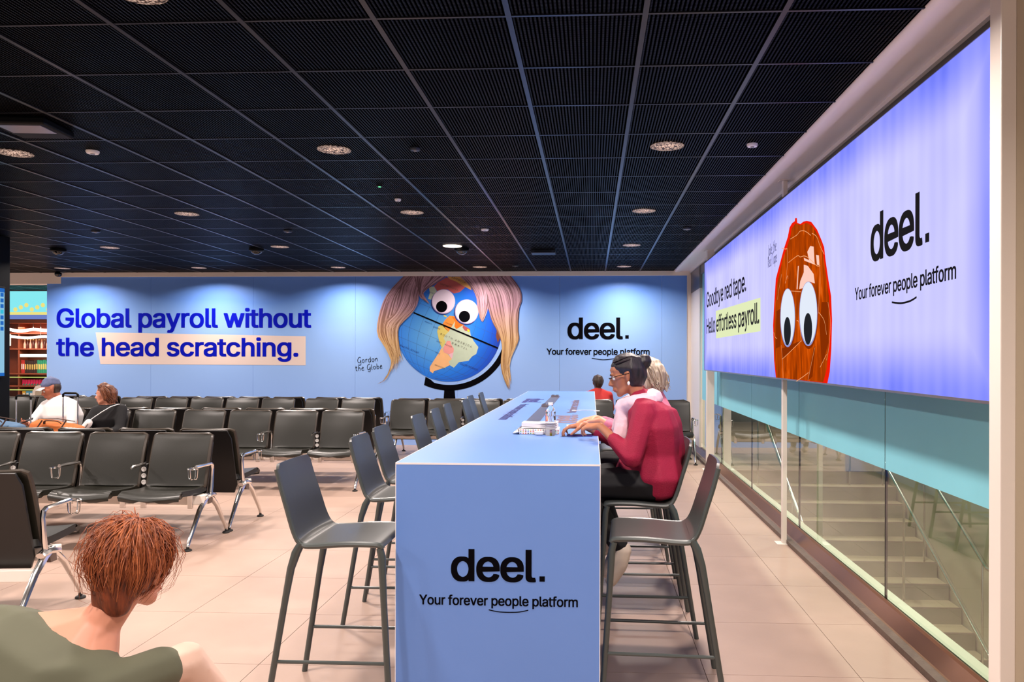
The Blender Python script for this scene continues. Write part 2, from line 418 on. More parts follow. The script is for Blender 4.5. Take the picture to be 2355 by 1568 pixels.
# soffit over the glass wall
sof = structure('trim_1')
MB().prism([(1.42, 0.5, CEIL+.06), (1.42, 0.5, CEIL+.01), (1.428, 0.5, CEIL-.01), (1.45, 0.5, CEIL-.022), (1.52, 0.5, CEIL-.022), (1.535, 0.5, CEIL-.005), (1.70, 0.5, CEIL-.005), (1.70, 0.5, CEIL+.06)], (0, YW-.5, 0)).build('soffit', 'cream', sof, smooth=True)
box('soffit_lip', (1.69, 0.5, CEIL-.035), (1.715, YW, CEIL-.005), 'white_metal', sof)
box('glass_head_rail', (1.735, 0.5, CEIL-.17), (1.80, 12.3, CEIL+.06), 'grey_metal', sof, bev=0.004)
box('glass_head_rail', (1.72, 12.31, CEIL-.38), (1.80, YW, CEIL-.005), 'grey_metal', sof, bev=0.004)
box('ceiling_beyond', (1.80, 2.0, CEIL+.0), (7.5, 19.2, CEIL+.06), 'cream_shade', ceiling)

# ------------------------------------------------------------ setting: walls
wb = structure('wall_back')
box('wall_core', (-9.555, YW, 0), (1.80, YW+.25, CEIL+.1), 'cream', wb)
box('wall_header', (-9.60, YW-.035, 2.985), (1.70, YW, CEIL+.02), 'cream', wb, bev=.006)
box('wall_header', (-15, YW-.02, 2.865), (-9.60, YW+.2, CEIL+.1), 'cream', wb)
wr = structure('wall_right')
box('white_panel', (1.725, 12.30, 0.12), (1.76, YW, CEIL-.385), 'white_metal', wr, bev=.003)
box('wall_end', (1.80, YW, 0), (2.1, YW+.25, CEIL), 'cream', wr)
box('near_column', (P(2301, 800, Y=2.80).x, 2.80, 0), (P(2337, 800, Y=2.80).x, 2.88, CEIL-.024), 'white_metal', wr, bev=.004)
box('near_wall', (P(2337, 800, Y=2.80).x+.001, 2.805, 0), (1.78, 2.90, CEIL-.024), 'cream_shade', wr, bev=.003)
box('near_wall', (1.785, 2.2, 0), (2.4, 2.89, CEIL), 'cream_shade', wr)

# ------------------------------------------------------------ wall mural (flat vinyl print on panels)
mur = thing('wall_mural', 'wide pale blue printed advertising mural covering the back wall behind the seats', 'mural', (-4, YW, 0))
MUR_INV = Matrix.Translation((4, -YW, 0))
def m_mural():
    m = mat('blue_mural_vinyl', (150, 185, 240), 0.42)
    nt = m.node_tree; b = nt.nodes['Principled BSDF']; b.inputs['Specular IOR Level'].default_value = 0.3
    tc = N(nt, 'ShaderNodeTexCoord'); sp = N(nt, 'ShaderNodeSeparateXYZ'); nt.links.new(tc.outputs['Object'], sp.inputs[0])
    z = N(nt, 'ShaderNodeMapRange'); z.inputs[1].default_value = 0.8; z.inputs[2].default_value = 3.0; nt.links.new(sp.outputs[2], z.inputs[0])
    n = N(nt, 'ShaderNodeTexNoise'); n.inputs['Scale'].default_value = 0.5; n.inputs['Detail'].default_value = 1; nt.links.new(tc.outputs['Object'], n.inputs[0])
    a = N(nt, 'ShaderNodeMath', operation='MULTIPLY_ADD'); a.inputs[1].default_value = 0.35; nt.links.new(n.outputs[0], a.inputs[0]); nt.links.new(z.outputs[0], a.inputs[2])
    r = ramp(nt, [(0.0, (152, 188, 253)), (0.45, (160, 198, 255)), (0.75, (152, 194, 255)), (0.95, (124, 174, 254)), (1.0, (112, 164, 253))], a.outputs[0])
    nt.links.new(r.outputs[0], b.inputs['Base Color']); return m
M['mural'] = m_mural()
def mp(x, y, off=0.0): return P(x, y, Y=YW-0.014-off)
edges = [107.6, 110+237, 582, 817, 1052, 1287, 1522, 1579]
edges = [107.6, 347, 582, 817, 1052, 1287, 1522, 1579.5]
for a, b in zip(edges, edges[1:]):
    xa = mp(a, 800).x+.0015; xb = mp(b, 800).x-.0015
    o = box('mural_panel', (xa+4, -.014, 0.0), (xb+4, 0.0, 2.985), 'mural', mur)
def local(o, inv=MUR_INV):
    o.data.transform(inv); return o
def flat_poly(name, pts, mapper, off, m, parent, inv=None, **kw):
    vs = [mapper(x, y, off) for x, y in pts]
    tris = tessellate_polygon([[Vector((x, y, 0)) for x, y in pts]])
    me = bpy.data.meshes.new(name); me.from_pydata([tuple(v) for v in vs], [], [tuple(t) for t in tris]); me.materials.append(M[m] if isinstance(m, str) else m)
    if inv is not None: me.transform(inv)
    return link(name, me, parent, **kw)
XR, ZU = (1, 0, 0), (0, 0, 1)
sM = 13.34/F_PX
def mtext(name, s, x0, x1, yb, asc_px, m='ink', off=.004, bold=.018, track=.97, rot=0.0):
    O = mp(x0, yb, off); w = (mp(x1, yb, off)-O).length
    R = Vector((math.cos(rot), 0, math.sin(rot))); U = Vector((-math.sin(rot), 0, math.cos(rot)))
    return local(lettering(name, s, O, R, U, w, asc_px*sM, m, mur, bold, track))
flat_poly('highlight_bar', [(220, 764), (703, 773), (703, 840), (231, 837)], mp, .002, 'highlight', mur, MUR_INV, label='cream highlight bar behind the second headline line')
mtext('headline_lettering', 'Global payroll without', 130, 716, 752, 45.5, 'navy')
mtext('headline_lettering', 'the head scratching.', 129, 686, 817.5, 44, 'navy')
mtext('logo_lettering', 'deel.', 1305, 1446, 778.5, 48.5, 'ink', bold=.017, track=.95)
mtext('tagline_lettering', 'Your forever people platform', 1257, 1494, 815, 14.5, 'ink', bold=.016)
ul = MB(); ribbon(ul, spline([mp(1361, 823.5, .004), mp(1388, 827, .004), mp(1416, 824, .004)], 6), .012, Vector((0, -1, 0)))
ul.xf(MUR_INV); ul.build('smile_underline', 'ink', mur)
hr = Vector((math.cos(.10), 0, math.sin(.10))); hu = Vector((-math.sin(.04), 0, math.cos(.04)))
local(handwriting('handwritten_note', 'Gordon', mp(822, 835, .004), hr, hu, .058, 'ink', mur, .15))
local(handwriting('handwritten_note', 'the Globe', mp(817, 853, .004), hr, hu, .056, 'ink', mur, .15))

# the printed globe with a wig, in crop pixels (scale 5.058, origin 860,620)
def gp(x, y, off=0.0): return mp(860+x/5.058, 620+y/5.058, off)
gC = gp(873, 690, 0); gR = 612*sM/5.058
def m_globe():
    m = mat('globe_blue_print', (60, 140, 230), 0.4); nt = m.node_tree; b = nt.nodes['Principled BSDF']
    tc = N(nt, 'ShaderNodeTexCoord'); sub = N(nt, 'ShaderNodeVectorMath', operation='SUBTRACT'); nt.links.new(tc.outputs['Object'], sub.inputs[0])
    sub.inputs[1].default_value = tuple(MUR_INV@(gC+Vector((-.25*gR, 0, -.1*gR))))
    ln = N(nt, 'ShaderNodeVectorMath', operation='LENGTH'); nt.links.new(sub.outputs[0], ln.inputs[0])
    dv = N(nt, 'ShaderNodeMath', operation='DIVIDE'); dv.inputs[1].default_value = gR*1.3; nt.links.new(ln.outputs['Value'], dv.inputs[0])
    r = ramp(nt, [(0, (120, 190, 240)), (0.3, (84, 165, 240)), (0.6, (30, 125, 235)), (0.85, (12, 80, 205)), (1.0, (20, 40, 150))], dv.outputs[0])
    nt.links.new(r.outputs[0], b.inputs['Base Color']); return m
M['globe'] = m_globe()
for k, c in dict(sage=(196, 210, 184), peach=(250, 190, 130), pinkc=(242, 160, 150), yellowc=(222, 205, 110), orangec=(248, 150, 60), saffron=(250, 120, 20), brick=(184, 84, 84), ochre=(206, 150, 80), brown=(120, 64, 44), bright=(240, 220, 30), rose=(240, 190, 200)).items(): M[k] = mat('map_'+k, c, .5, noise=.04, scale=8)
globe_pts = [(873+612*math.cos(t), 690+612*math.sin(t)) for t in [2*math.pi*k/96 for k in range(96)]]
def clip_top(pts): return [(x, y) for x, y in pts if y >= 76]
arc = lambda r, a0, a1, n: [(880+r*math.cos(math.radians(a0+(a1-a0)*k/n)), 690+r*math.sin(math.radians(a0+(a1-a0)*k/n))) for k in range(n+1)]
flat_poly('globe_stand_print', arc(716, 114.5, 10, 40)+arc(650, 10, 106, 40)+[(655, 1275), (600, 1246)], gp, .003, 'ink', mur, MUR_INV)
flat_poly('globe_stand_print', [(818, 1398), (938, 1398), (960, 1640), (800, 1640)], gp, .003, 'ink', mur, MUR_INV)
flat_poly('globe_print', clip_top(globe_pts), gp, .004, 'globe', mur, MUR_INV, label='printed blue desk globe')
def land(pts, m, off=.005): return flat_poly('continent_print', pts, gp, off, m, mur, MUR_INV)
land([(880,535),(950,545),(1040,640),(1115,700),(1125,760),(1160,830),(1215,900),(1190,980),(1140,1010),(1100,1060),(990,1075),(930,1140),(880,1110),(830,1140),(760,1160),(700,1180),(685,1205),(650,1180),(650,1130),(700,1050),(760,960),(790,900),(760,840),(735,720),(750,660),(800,630),(830,580)], 'sage')
land([(880,535),(950,545),(945,600),(905,660),(870,720),(840,700),(800,650),(800,630),(830,580)], 'orangec', .006)
land([(905,545),(960,545),(1050,640),(1010,660),(960,690),(935,660),(945,600)], 'saffron', .007)
land([(1040,645),(1115,690),(1118,715),(1060,710),(1030,670)], 'brick', .007)
land([(1085,690),(1118,705),(1105,725),(1088,718)], 'bright', .008)
land([(750,660),(800,640),(870,720),(830,760),(810,800),(835,840),(800,900),(785,900),(760,840),(735,720)], 'yellowc', .006)
land([(850,828),(890,830),(900,870),(930,920),(925,960),(870,985),(810,960),(805,910),(835,860)], 'pinkc', .006)
land([(790,900),(810,960),(860,985),(905,1040),(870,1070),(885,1110),(760,1160),(700,1180),(685,1205),(650,1180),(650,1130),(700,1050),(760,960)], 'peach', .006)
land([(870,985),(925,960),(915,1010),(905,1040)], 'rose', .007)
land([(700,190),(740,150),(840,90),(960,130),(1060,205),(1000,260),(930,278),(860,232),(800,226),(735,250)], 'brick')
land([(850,80),(1080,78),(1135,240),(1090,215),(1040,190),(950,135),(880,110)], 'ochre', .006)
land([(640,200),(700,195),(730,250),(690,300),(672,350),(630,342),(650,270)], 'sage')
land([(1428,680),(1455,720),(1470,790),(1440,850),(1420,780)], 'brown')
land([(805,520),(845,540),(850,556),(815,545)], 'yellowc')
eq = MB(); nrmM = Vector((0, -1, 0))
ribbon(eq, [gp(462, 500, .009), gp(1442, 912, .009)], 17*sM/5.058, nrmM); eq.xf(MUR_INV); eq.build('equator_print', 'ink', mur)
gl = MB(); M['grat'] = mat('map_line', (60, 80, 130), .5)
tilt = math.radians(22.8)
def sph(lat, lon, off):
    x = math.cos(lat)*math.sin(lon); y = math.sin(lat)
    x2 = x*math.cos(tilt)+y*math.sin(tilt); y2 = -x*math.sin(tilt)+y*math.cos(tilt)
    return gp(873+600*x2-20, 690-600*y2*0.99, off)
for lon in range(-75, 90, 15):
    ribbon(gl, [sph(math.radians(l), math.radians(lon), .0045) for l in range(-80, 40, 6)], 2.0*sM/5.058, nrmM)
for lat in (-60, -45, -30, -15, 15, 30):
    ribbon(gl, [sph(math.radians(lat), math.radians(l), .0045) for l in range(-84, 85, 6)], 2.0*sM/5.058, nrmM)
gl.xf(MUR_INV); gl.build('map_grid_print', 'grat', mur)
def gtext(s, x0, y0, w, asc, deg, m='ink', track=1.0):
    O = gp(x0, y0, .0095); a = -math.radians(deg)
    R = Vector((math.cos(a), 0, math.sin(a))); U = Vector((-math.sin(a), 0, math.cos(a)))
    return local(lettering('map_lettering', s, O, R, U, w*sM/5.058, asc*sM/5.058, m, mur, 0, track))
M['mapink'] = mat('map_blue_ink', (20, 50, 130), .5); M['mapbrown'] = mat('map_brown_ink', (80, 70, 60), .5)
gtext('SOUTH AMERICA', 770, 755, 400, 22, 22.5, 'mapbrown', 1.5); gtext('BRAZIL', 905, 860, 195, 20, 23, 'mapbrown', 1.6)
gtext('BOLIVIA', 822, 872, 90, 15, 22, 'mapbrown'); gtext('ARGENTINA', 705, 1110, 130, 14, 21, 'mapbrown'); gtext('ECUADOR', 690, 668, 85, 14, 21, 'mapink')
gtext('PERU', 728, 835, 60, 15, 22, 'mapink'); gtext('CHILE', 712, 965, 60, 13, 22, 'mapink'); gtext('Pacific Ocean', 302, 890, 235, 24, 21, 'mapink', 1.2)
gtext('South Atlantic', 1000, 1100, 225, 24, 20, 'mapink', 1.1); gtext('COLOMBIA', 830, 620, 90, 12, 20, 'mapbrown'); gtext('Galapagos Is.', 590, 605, 95, 13, 20, 'mapink')
gtext('MEXICO', 640, 265, 70, 14, 20, 'mapink'); gtext('UNITED STATES', 770, 170, 220, 18, 20, 'mapbrown'); gtext('AMERICA', 900, 95, 180, 22, 22, 'mapbrown')
# googly eyes
M['eye_white'] = mat('eye_print_white', (246, 228, 246), .4); M['eye_rim'] = mat('eye_print_rim', (186, 170, 206), .4)
def disc(cx, cy, rx, ry, n=40): return [(cx+rx*math.cos(2*math.pi*k/n), cy+ry*math.sin(2*math.pi*k/n)) for k in range(n)]
for cx, cy in ((809, 371), (1078, 488)):
    flat_poly('eye_print', disc(cx-8, cy+10, 138, 144), gp, .010, 'mapink', mur, MUR_INV)
    flat_poly('eye_print', disc(cx, cy, 137, 143), gp, .011, 'eye_rim', mur, MUR_INV)
    flat_poly('eye_print', disc(cx+2, cy-3, 131, 136), gp, .012, 'eye_white', mur, MUR_INV)
flat_poly('pupil_print', disc(787, 430, 65, 67), gp, .013, 'ink', mur, MUR_INV)
flat_poly('pupil_print', disc(1053, 545, 65, 67), gp, .013, 'ink', mur, MUR_INV)
# wig strands
def m_hair(name, top, bot):
    m = mat(name, top, .5); nt = m.node_tree; b = nt.nodes['Principled BSDF']
    tc = N(nt, 'ShaderNodeTexCoord'); sp = N(nt, 'ShaderNodeSeparateXYZ'); nt.links.new(tc.outputs['Object'], sp.inputs[0])
    zr = N(nt, 'ShaderNodeMapRange'); zr.inputs[1].default_value = gp(0, 1300).z; zr.inputs[2].default_value = gp(0, 80).z; nt.links.new(sp.outputs[2], zr.inputs[0])
    r = ramp(nt, [(0.0, bot), (0.38, bot), (0.72, top), (1.0, top)], zr.outputs[0]); nt.links.new(r.outputs[0], b.inputs['Base Color']); return m
M['hair_a'] = m_hair('wig_print_light', (192, 152, 166), (226, 190, 146)); M['hair_b'] = m_hair('wig_print_mid', (164, 124, 138), (206, 166, 112)); M['hair_c'] = m_hair('wig_print_dark', (112, 78, 84), (160, 114, 70))
def strands(name, A, B, n, wmax, off, tail=(0.75, 1.0), mats=('hair_b', 'hair_a', 'hair_c')):
    A = spline([(x, y, 0) for x, y in A], 5); B = spline([(x, y, 0) for x, y in B], 5)
    rs = lambda L, t: L[min(int(t*(len(L)-1)), len(L)-2)].lerp(L[min(int(t*(len(L)-1)), len(L)-2)+1], t*(len(L)-1)-min(int(t*(len(L)-1)), len(L)-2))
    mb = MB()
    for k in range(n):
        s0 = (k+random.random())/n; s1 = min(1, max(0, s0+random.uniform(-.16, .16))); end = random.uniform(*tail)
        ph = random.uniform(0, 6); am = random.uniform(2, 9); pts = []; K = 16
        for i in range(K+1):
            t = i/K*end; s_ = s0+(s1-s0)*t
            a, b_ = rs(A, t), rs(B, t); p = a.lerp(b_, s_); p.x += am*math.sin(t*9+ph)
            p.y = max(p.y, 77)
            pts.append(gp(p.x, p.y, off+k*0.000012))
        w = wmax*random.uniform(.35, 1)*sM/5.058
        mb.cur = 0 if k % 3 == 0 else (1 if random.random() < .55 else 2)
        if k < n*0.3: mb.cur = random.choice((0, 2))
        ribbon(mb, pts, [w*(1-.92*max(0, (i/K-.35)/.65)**1.5) for i in range(K+1)], nrmM)
    mb.xf(MUR_INV)
    me = bpy.data.meshes.new(name); me.from_pydata([tuple(v) for v in mb.v], [], mb.f)
    for q in mats: me.materials.append(M[q])
    me.polygons.foreach_set('material_index', mb.mi); return link(name, me, mur)
flat_poly('wig_print', [(345,77),(150,300),(65,560),(60,760),(140,900),(205,1060),(310,1000),(285,800),(275,700),(330,600),(450,500),(520,360),(520,250),(600,160),(820,77)], gp, .0135, 'hair_c', mur, MUR_INV, label='mauve and blond wig of the printed globe')
flat_poly('wig_print', [(1010,77),(1200,290),(1235,520),(1250,600),(1320,440),(1380,590),(1450,690),(1490,880),(1640,860),(1672,700),(1690,430),(1715,330),(1690,210),(1590,77)], gp, .0135, 'hair_c', mur, MUR_INV)
strands('wig_print', [(350,77),(150,300),(60,550),(50,750),(140,910),(205,1100),(130,1280),(40,1335)], [(640,77),(520,220),(510,380),(420,520),(290,640),(270,780),(305,960),(340,1060)], 130, 26, .014)
strands('wig_print', [(420,77),(330,160),(290,330),(240,500),(110,620),(130,800),(215,950),(230,1230)], [(560,77),(500,300),(470,450),(350,570),(280,700),(290,900),(300,1050),(270,1180)], 50, 18, .016)
strands('wig_print', [(480,77),(490,180),(530,300),(580,350),(655,402)], [(840,77),(700,170),(590,240),(572,290),(640,395)], 50, 22, .0165, (.8, 1))
strands('wig_print', [(1010,77),(1120,180),(1190,290),(1215,450),(1245,600)], [(1250,77),(1300,200),(1320,330),(1310,470),(1260,612)], 60, 24, .014, (.85, 1))
strands('wig_print', [(1180,77),(1300,300),(1370,560),(1450,720),(1495,880),(1478,1120),(1530,1310),(1582,1400)], [(1590,77),(1695,210),(1722,340),(1672,480),(1665,700),(1678,830),(1575,1060),(1600,1290)], 170, 26, .0145)

# ------------------------------------------------------------ backlit advertising box on the right
XS = 1.55; LY0, LY1 = P(2299, 500, X=1.55).y, P(1620.5, 700, X=1.55).y; LZ0 = P(2299, 925, X=1.55).z; LZ1 = P(2299, 45, X=1.55).z
lb = thing('lightbox', 'long backlit lilac advertising lightbox hanging in front of the glass wall', 'lightbox', (XS, 6.8, 1.39))
LBI = Matrix.Translation((-XS, -6.8, -1.39))
def m_lightbox():
    m = bpy.data.materials.new('backlit_lilac_fabric'); m.use_nodes = True; nt = m.node_tree
    nt.nodes.remove(nt.nodes['Principled BSDF'])
    tc = N(nt, 'ShaderNodeTexCoord'); sp = N(nt, 'ShaderNodeSeparateXYZ'); nt.links.new(tc.outputs['Object'], sp.inputs[0])
    # distance to the nearest edge of the frame: the print is dimmer and bluer there
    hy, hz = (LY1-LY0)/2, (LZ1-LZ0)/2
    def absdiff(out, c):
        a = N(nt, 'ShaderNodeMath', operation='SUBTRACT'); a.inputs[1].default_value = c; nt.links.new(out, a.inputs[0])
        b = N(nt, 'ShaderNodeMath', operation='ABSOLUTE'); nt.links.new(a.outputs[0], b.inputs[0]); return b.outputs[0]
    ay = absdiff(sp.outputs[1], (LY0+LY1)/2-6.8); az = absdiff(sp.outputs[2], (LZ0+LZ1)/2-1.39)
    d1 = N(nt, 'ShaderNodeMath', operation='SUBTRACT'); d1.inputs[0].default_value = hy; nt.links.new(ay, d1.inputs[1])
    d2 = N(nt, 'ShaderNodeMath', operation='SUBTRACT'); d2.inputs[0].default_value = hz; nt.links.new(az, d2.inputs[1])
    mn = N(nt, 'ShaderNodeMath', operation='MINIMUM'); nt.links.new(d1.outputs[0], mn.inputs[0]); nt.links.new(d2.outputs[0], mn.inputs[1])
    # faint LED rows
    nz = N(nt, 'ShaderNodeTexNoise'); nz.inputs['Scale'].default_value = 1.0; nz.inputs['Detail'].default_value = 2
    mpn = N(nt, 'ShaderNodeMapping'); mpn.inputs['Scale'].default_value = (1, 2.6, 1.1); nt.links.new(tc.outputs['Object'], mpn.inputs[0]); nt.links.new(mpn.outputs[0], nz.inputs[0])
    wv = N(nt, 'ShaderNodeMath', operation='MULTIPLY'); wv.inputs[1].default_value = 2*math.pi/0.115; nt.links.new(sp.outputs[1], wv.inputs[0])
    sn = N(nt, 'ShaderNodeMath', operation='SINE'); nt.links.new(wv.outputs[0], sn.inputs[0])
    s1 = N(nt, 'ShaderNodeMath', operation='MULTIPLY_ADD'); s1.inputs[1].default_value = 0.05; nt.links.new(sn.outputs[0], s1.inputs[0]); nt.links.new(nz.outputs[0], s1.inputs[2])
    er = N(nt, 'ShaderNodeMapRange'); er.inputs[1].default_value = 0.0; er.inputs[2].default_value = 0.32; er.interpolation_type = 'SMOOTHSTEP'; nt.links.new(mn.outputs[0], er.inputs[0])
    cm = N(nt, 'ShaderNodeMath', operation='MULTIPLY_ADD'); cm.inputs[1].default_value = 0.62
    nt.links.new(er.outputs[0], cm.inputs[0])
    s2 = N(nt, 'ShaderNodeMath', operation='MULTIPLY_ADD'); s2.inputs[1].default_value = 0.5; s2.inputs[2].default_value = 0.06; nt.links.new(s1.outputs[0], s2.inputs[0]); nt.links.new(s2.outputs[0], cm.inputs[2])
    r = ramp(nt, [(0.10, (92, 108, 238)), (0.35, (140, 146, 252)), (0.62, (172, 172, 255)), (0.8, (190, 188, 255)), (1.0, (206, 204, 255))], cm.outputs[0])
    e = N(nt, 'ShaderNodeEmission'); e.inputs[1].default_value = 1.08; nt.links.new(r.outputs[0], e.inputs[0])
    nt.links.new(e.outputs[0], nt.nodes['Material Output'].inputs[0]); return m
M['lightbox'] = m_lightbox()
def lp(x, y, off=0.0): return P(x, y, X=XS-off)
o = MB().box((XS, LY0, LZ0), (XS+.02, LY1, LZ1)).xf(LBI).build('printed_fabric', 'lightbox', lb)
fr = MB(); 
fr.box((XS-.004, LY0-.012, LZ0-.012), (XS+.045, LY1+.012, LZ0)); fr.box((XS-.004, LY0-.012, LZ1), (XS+.045, LY1+.012, LZ1+.012))
fr.box((XS-.004, LY0-.012, LZ0), (XS+.045, LY0, LZ1)); fr.box((XS-.004, LY1, LZ0), (XS+.045, LY1+.012, LZ1)); fr.box((XS+.021, LY0, LZ0), (XS+.045, LY1, LZ1))
fr.xf(LBI); fr.build('frame', 'grey_metal', lb)
YN = Vector((0, -1, 0))   # reading direction on this wall runs towards the viewer
def ltext(name, s, xa, ya, xb, yb, asc, off=.004, m='ink', bold=.012, track=.97):
    A = lp(xa, ya, off); B = lp(xb, yb, off); z = (A.z+B.z)/2; A.z = z
    return local(lettering(name, s, A, YN, (0, 0, 1), abs(A.y-B.y), asc, m, lb, bold, track), LBI)
ltext('logo_lettering', 'deel.', 2002, 600, 2137, 557, .252, bold=.017, track=.95)
ltext('tagline_lettering', 'Your forever people platform', 1966, 689, 2199, 642, .075, bold=.016)
ul = MB(); ribbon(ul, spline([lp(2051, 695, .004), lp(2072, 697, .004), lp(2093, 692, .004), lp(2108, 683, .004)], 5), .010, Vector((-1, 0, 0)))
ul.xf(LBI); ul.build('smile_underline', 'ink', lb)
ltext('headline_lettering', 'Goodbye red tape.', 1625, 705, 1716, 671, .205)
ltext('headline_lettering', 'Hello effortless payroll.', 1625, 766, 1746, 744, .205, off=.006)
M['yellow_glow'] = emit('backlit_yellow', (228, 238, 188), 1.0)
flat_poly('highlight_bar', [(1646, 715), (1749, 684), (1749, 761.5), (1647, 778)], lp, .003, 'yellow_glow', lb, LBI, label='pale yellow highlight bar')
M['blueink'] = mat('blue_pen_print', (24, 30, 120), .5)
hy = Vector((0, -math.cos(.05), math.sin(.05)))
local(handwriting('handwritten_note', 'Jake the', lp(1766, 590, .004), hy*.9, (0, 0, 1.3), .044, 'blueink', lb, .2), LBI)
local(handwriting('handwritten_note', 'Red Tape', lp(1766, 616, .004), hy*.9, (0, 0, 1.3), .044, 'blueink', lb, .2), LBI)
# wrapped red tape figure; crop pixels scale 3.732, origin 1740,480
def ep(x, y, off=0.0): return lp(1740+x/3.732, 480+y/3.732, off)
M['tape_red'] = emit('backlit_red_tape_edge', (242, 30, 8), 1.0)
def m_tape():
    m = bpy.data.materials.new('backlit_orange_tape'); m.use_nodes = True; nt = m.node_tree; nt.nodes.remove(nt.nodes['Principled BSDF'])
    tc = N(nt, 'ShaderNodeTexCoord'); mpn = N(nt, 'ShaderNodeMapping'); mpn.inputs['Scale'].default_value = (1, 5, 1.3); mpn.inputs['Rotation'].default_value = (.35, 0, 0); nt.links.new(tc.outputs['Object'], mpn.inputs[0])
    n = N(nt, 'ShaderNodeTexNoise'); n.inputs['Scale'].default_value = 2.2; n.inputs['Detail'].default_value = 5; n.inputs['Distortion'].default_value = 1.2; nt.links.new(mpn.outputs[0], n.inputs[0])
    r = ramp(nt, [(0.3, (134, 48, 2)), (0.5, (176, 64, 2)), (0.62, (206, 78, 2)), (0.75, (232, 104, 24))], n.outputs[0])
    e = N(nt, 'ShaderNodeEmission'); nt.links.new(r.outputs[0], e.inputs[0]); nt.links.new(e.outputs[0], nt.nodes['Material Output'].inputs[0]); return m
M['tape'] = m_tape(); M['tape_dark'] = emit('backlit_tape_shadow', (136, 46, 2), 1); M['tape_hi'] = emit('backlit_tape_shine', (255, 206, 190), 1); M['tape_line'] = emit('backlit_tape_crease', (252, 176, 120), 1)
M['eye_lit'] = emit('backlit_eye_white', (228, 236, 250), 1); M['eye_lit_rim'] = emit('backlit_eye_rim', (150, 156, 214), 1); M['pupil_lit'] = emit('backlit_pupil', (34, 36, 42), 1)
outl = [(165,1447),(150,1300),(141,1000),(152,800),(165,600),(200,470),(235,340),(268,240),(283,160),(305,122),(328,106),(331,80),(346,80),(349,120),(375,131),(400,111),(430,103),(470,113),(520,180),(560,275),(580,330),(592,440),(618,620),(640,750),(648,950),(642,1200),(628,1400),(608,1497)]
egg = thing  # keep name free
flat_poly('tape_figure_print', outl, ep, .005, 'tape_red', lb, LBI, label='egg-shaped bundle of red tape printed on the fabric')
inn = [(172,1449),(158,1300),(150,1050),(160,820),(178,640),(222,440),(262,330),(292,230),(300,170),(335,125),(380,140),(430,120),(480,150),(530,230),(556,300),(575,420),(600,600),(622,760),(630,950),(622,1200),(600,1380),(572,1488)]
flat_poly('tape_figure_print', inn, ep, .0065, 'tape', lb, LBI)
for pts, mm in (([(505,1180),(480,1440),(440,1475),(470,1300),(490,1190)], 'tape_dark'), ([(215,1200),(385,1130),(330,1180),(220,1295)], 'tape_dark'), ([(560,800),(615,800),(618,1150),(560,1350),(540,1000)], 'tape_dark'), ([(170,880),(215,850),(205,1180),(165,1200)], 'tape_dark'),
   ([(435,370),(460,320),(490,325),(498,470),(450,440)], 'tape_hi'), ([(405,480),(440,490),(490,560),(500,640),(450,625),(400,680),(365,690),(375,620),(405,545)], 'tape_hi'), ([(510,395),(535,400),(538,485),(518,480)], 'tape_hi'), ([(355,490),(362,490),(352,690),(343,690)], 'tape_hi'), ([(405,420),(500,465),(500,480),(410,445)], 'tape_hi')):
    flat_poly('tape_figure_print', pts, ep, .0075 if mm == 'tape_dark' else .008, mm, lb, LBI)
cr = MB()
for k in ([(290,260),(345,225),(370,195),(400,188),(430,200),(465,228)], [(273,462),(320,425),(355,402),(375,413),(410,405),(450,425),(515,487),(545,488)], [(475,210),(515,240),(545,320),(580,390)], [(290,705),(380,712)], [(218,1292),(300,1215),(385,1130)],
          [(262,340),(265,460),(250,640)], [(536,430),(545,600),(530,900)], [(500,1190),(470,1330),(440,1475)], [(535,890),(580,960),(600,1080)], [(180,780),(190,700),(215,560)], [(245,640),(265,575),(270,600)], [(212,1170),(222,1300),(228,1450)], [(345,960),(365,980),(385,1140)],
          [(545,1360),(580,1290),(600,1250)], [(340,1480),(400,1440),(445,1405)], [(148,1060),(160,1100),(175,1115)], [(612,800),(632,950),(625,1150),(600,1300)], [(215,340),(250,345),(262,340)]):
    pts = spline([ep(a, b, .0085) for a, b in k], 5); ribbon(cr, pts, .0045, Vector((-1, 0, 0)))
cr.xf(LBI); cr.build('tape_crease_print', 'tape_line', lb)
for (cx, cy, rx, ry), (qx, qy, sx, sy) in (((267,935,64,252), (264,1050,30,122)), ((444,902,78,277), (441,1030,36,136))):
    flat_poly('eye_print', disc(cx+4, cy+24, rx, ry), ep, .0090, 'tape_dark', lb, LBI)
    flat_poly('eye_print', disc(cx, cy, rx, ry), ep, .0095, 'eye_lit_rim', lb, LBI)
    flat_poly('eye_print', disc(cx, cy-8, rx-4, ry-12), ep, .0100, 'eye_lit', lb, LBI)
    flat_poly('pupil_print', disc(qx, qy, sx, sy), ep, .0105, 'pupil_lit', lb, LBI)
# posts that carry it
for i, (y, w, d, lab) in enumerate(((10.72, .10, .10, 'white square floor-to-ceiling post at the far end of the lightbox'), (6.50, .036, .05, 'slim white floor-to-ceiling post halfway along the lightbox'))):
    p = thing('support_post', lab, 'post', (1.602+w/2, y, 0))
    MB().box((-w/2, -d/2, .006), (w/2, d/2, CEIL-.012), .002).build('pole', 'white_metal', p)
    MB().box((-w/2-.05, -d/2-.035, 0), (w/2+.03, d/2+.035, .006)).build('floor_plate', 'white_metal', p)
    MB().box((-w/2-.03, -d/2-.02, CEIL-.012), (w/2+.02, d/2+.02, CEIL-.006)).build('top_plate', 'white_metal', p)

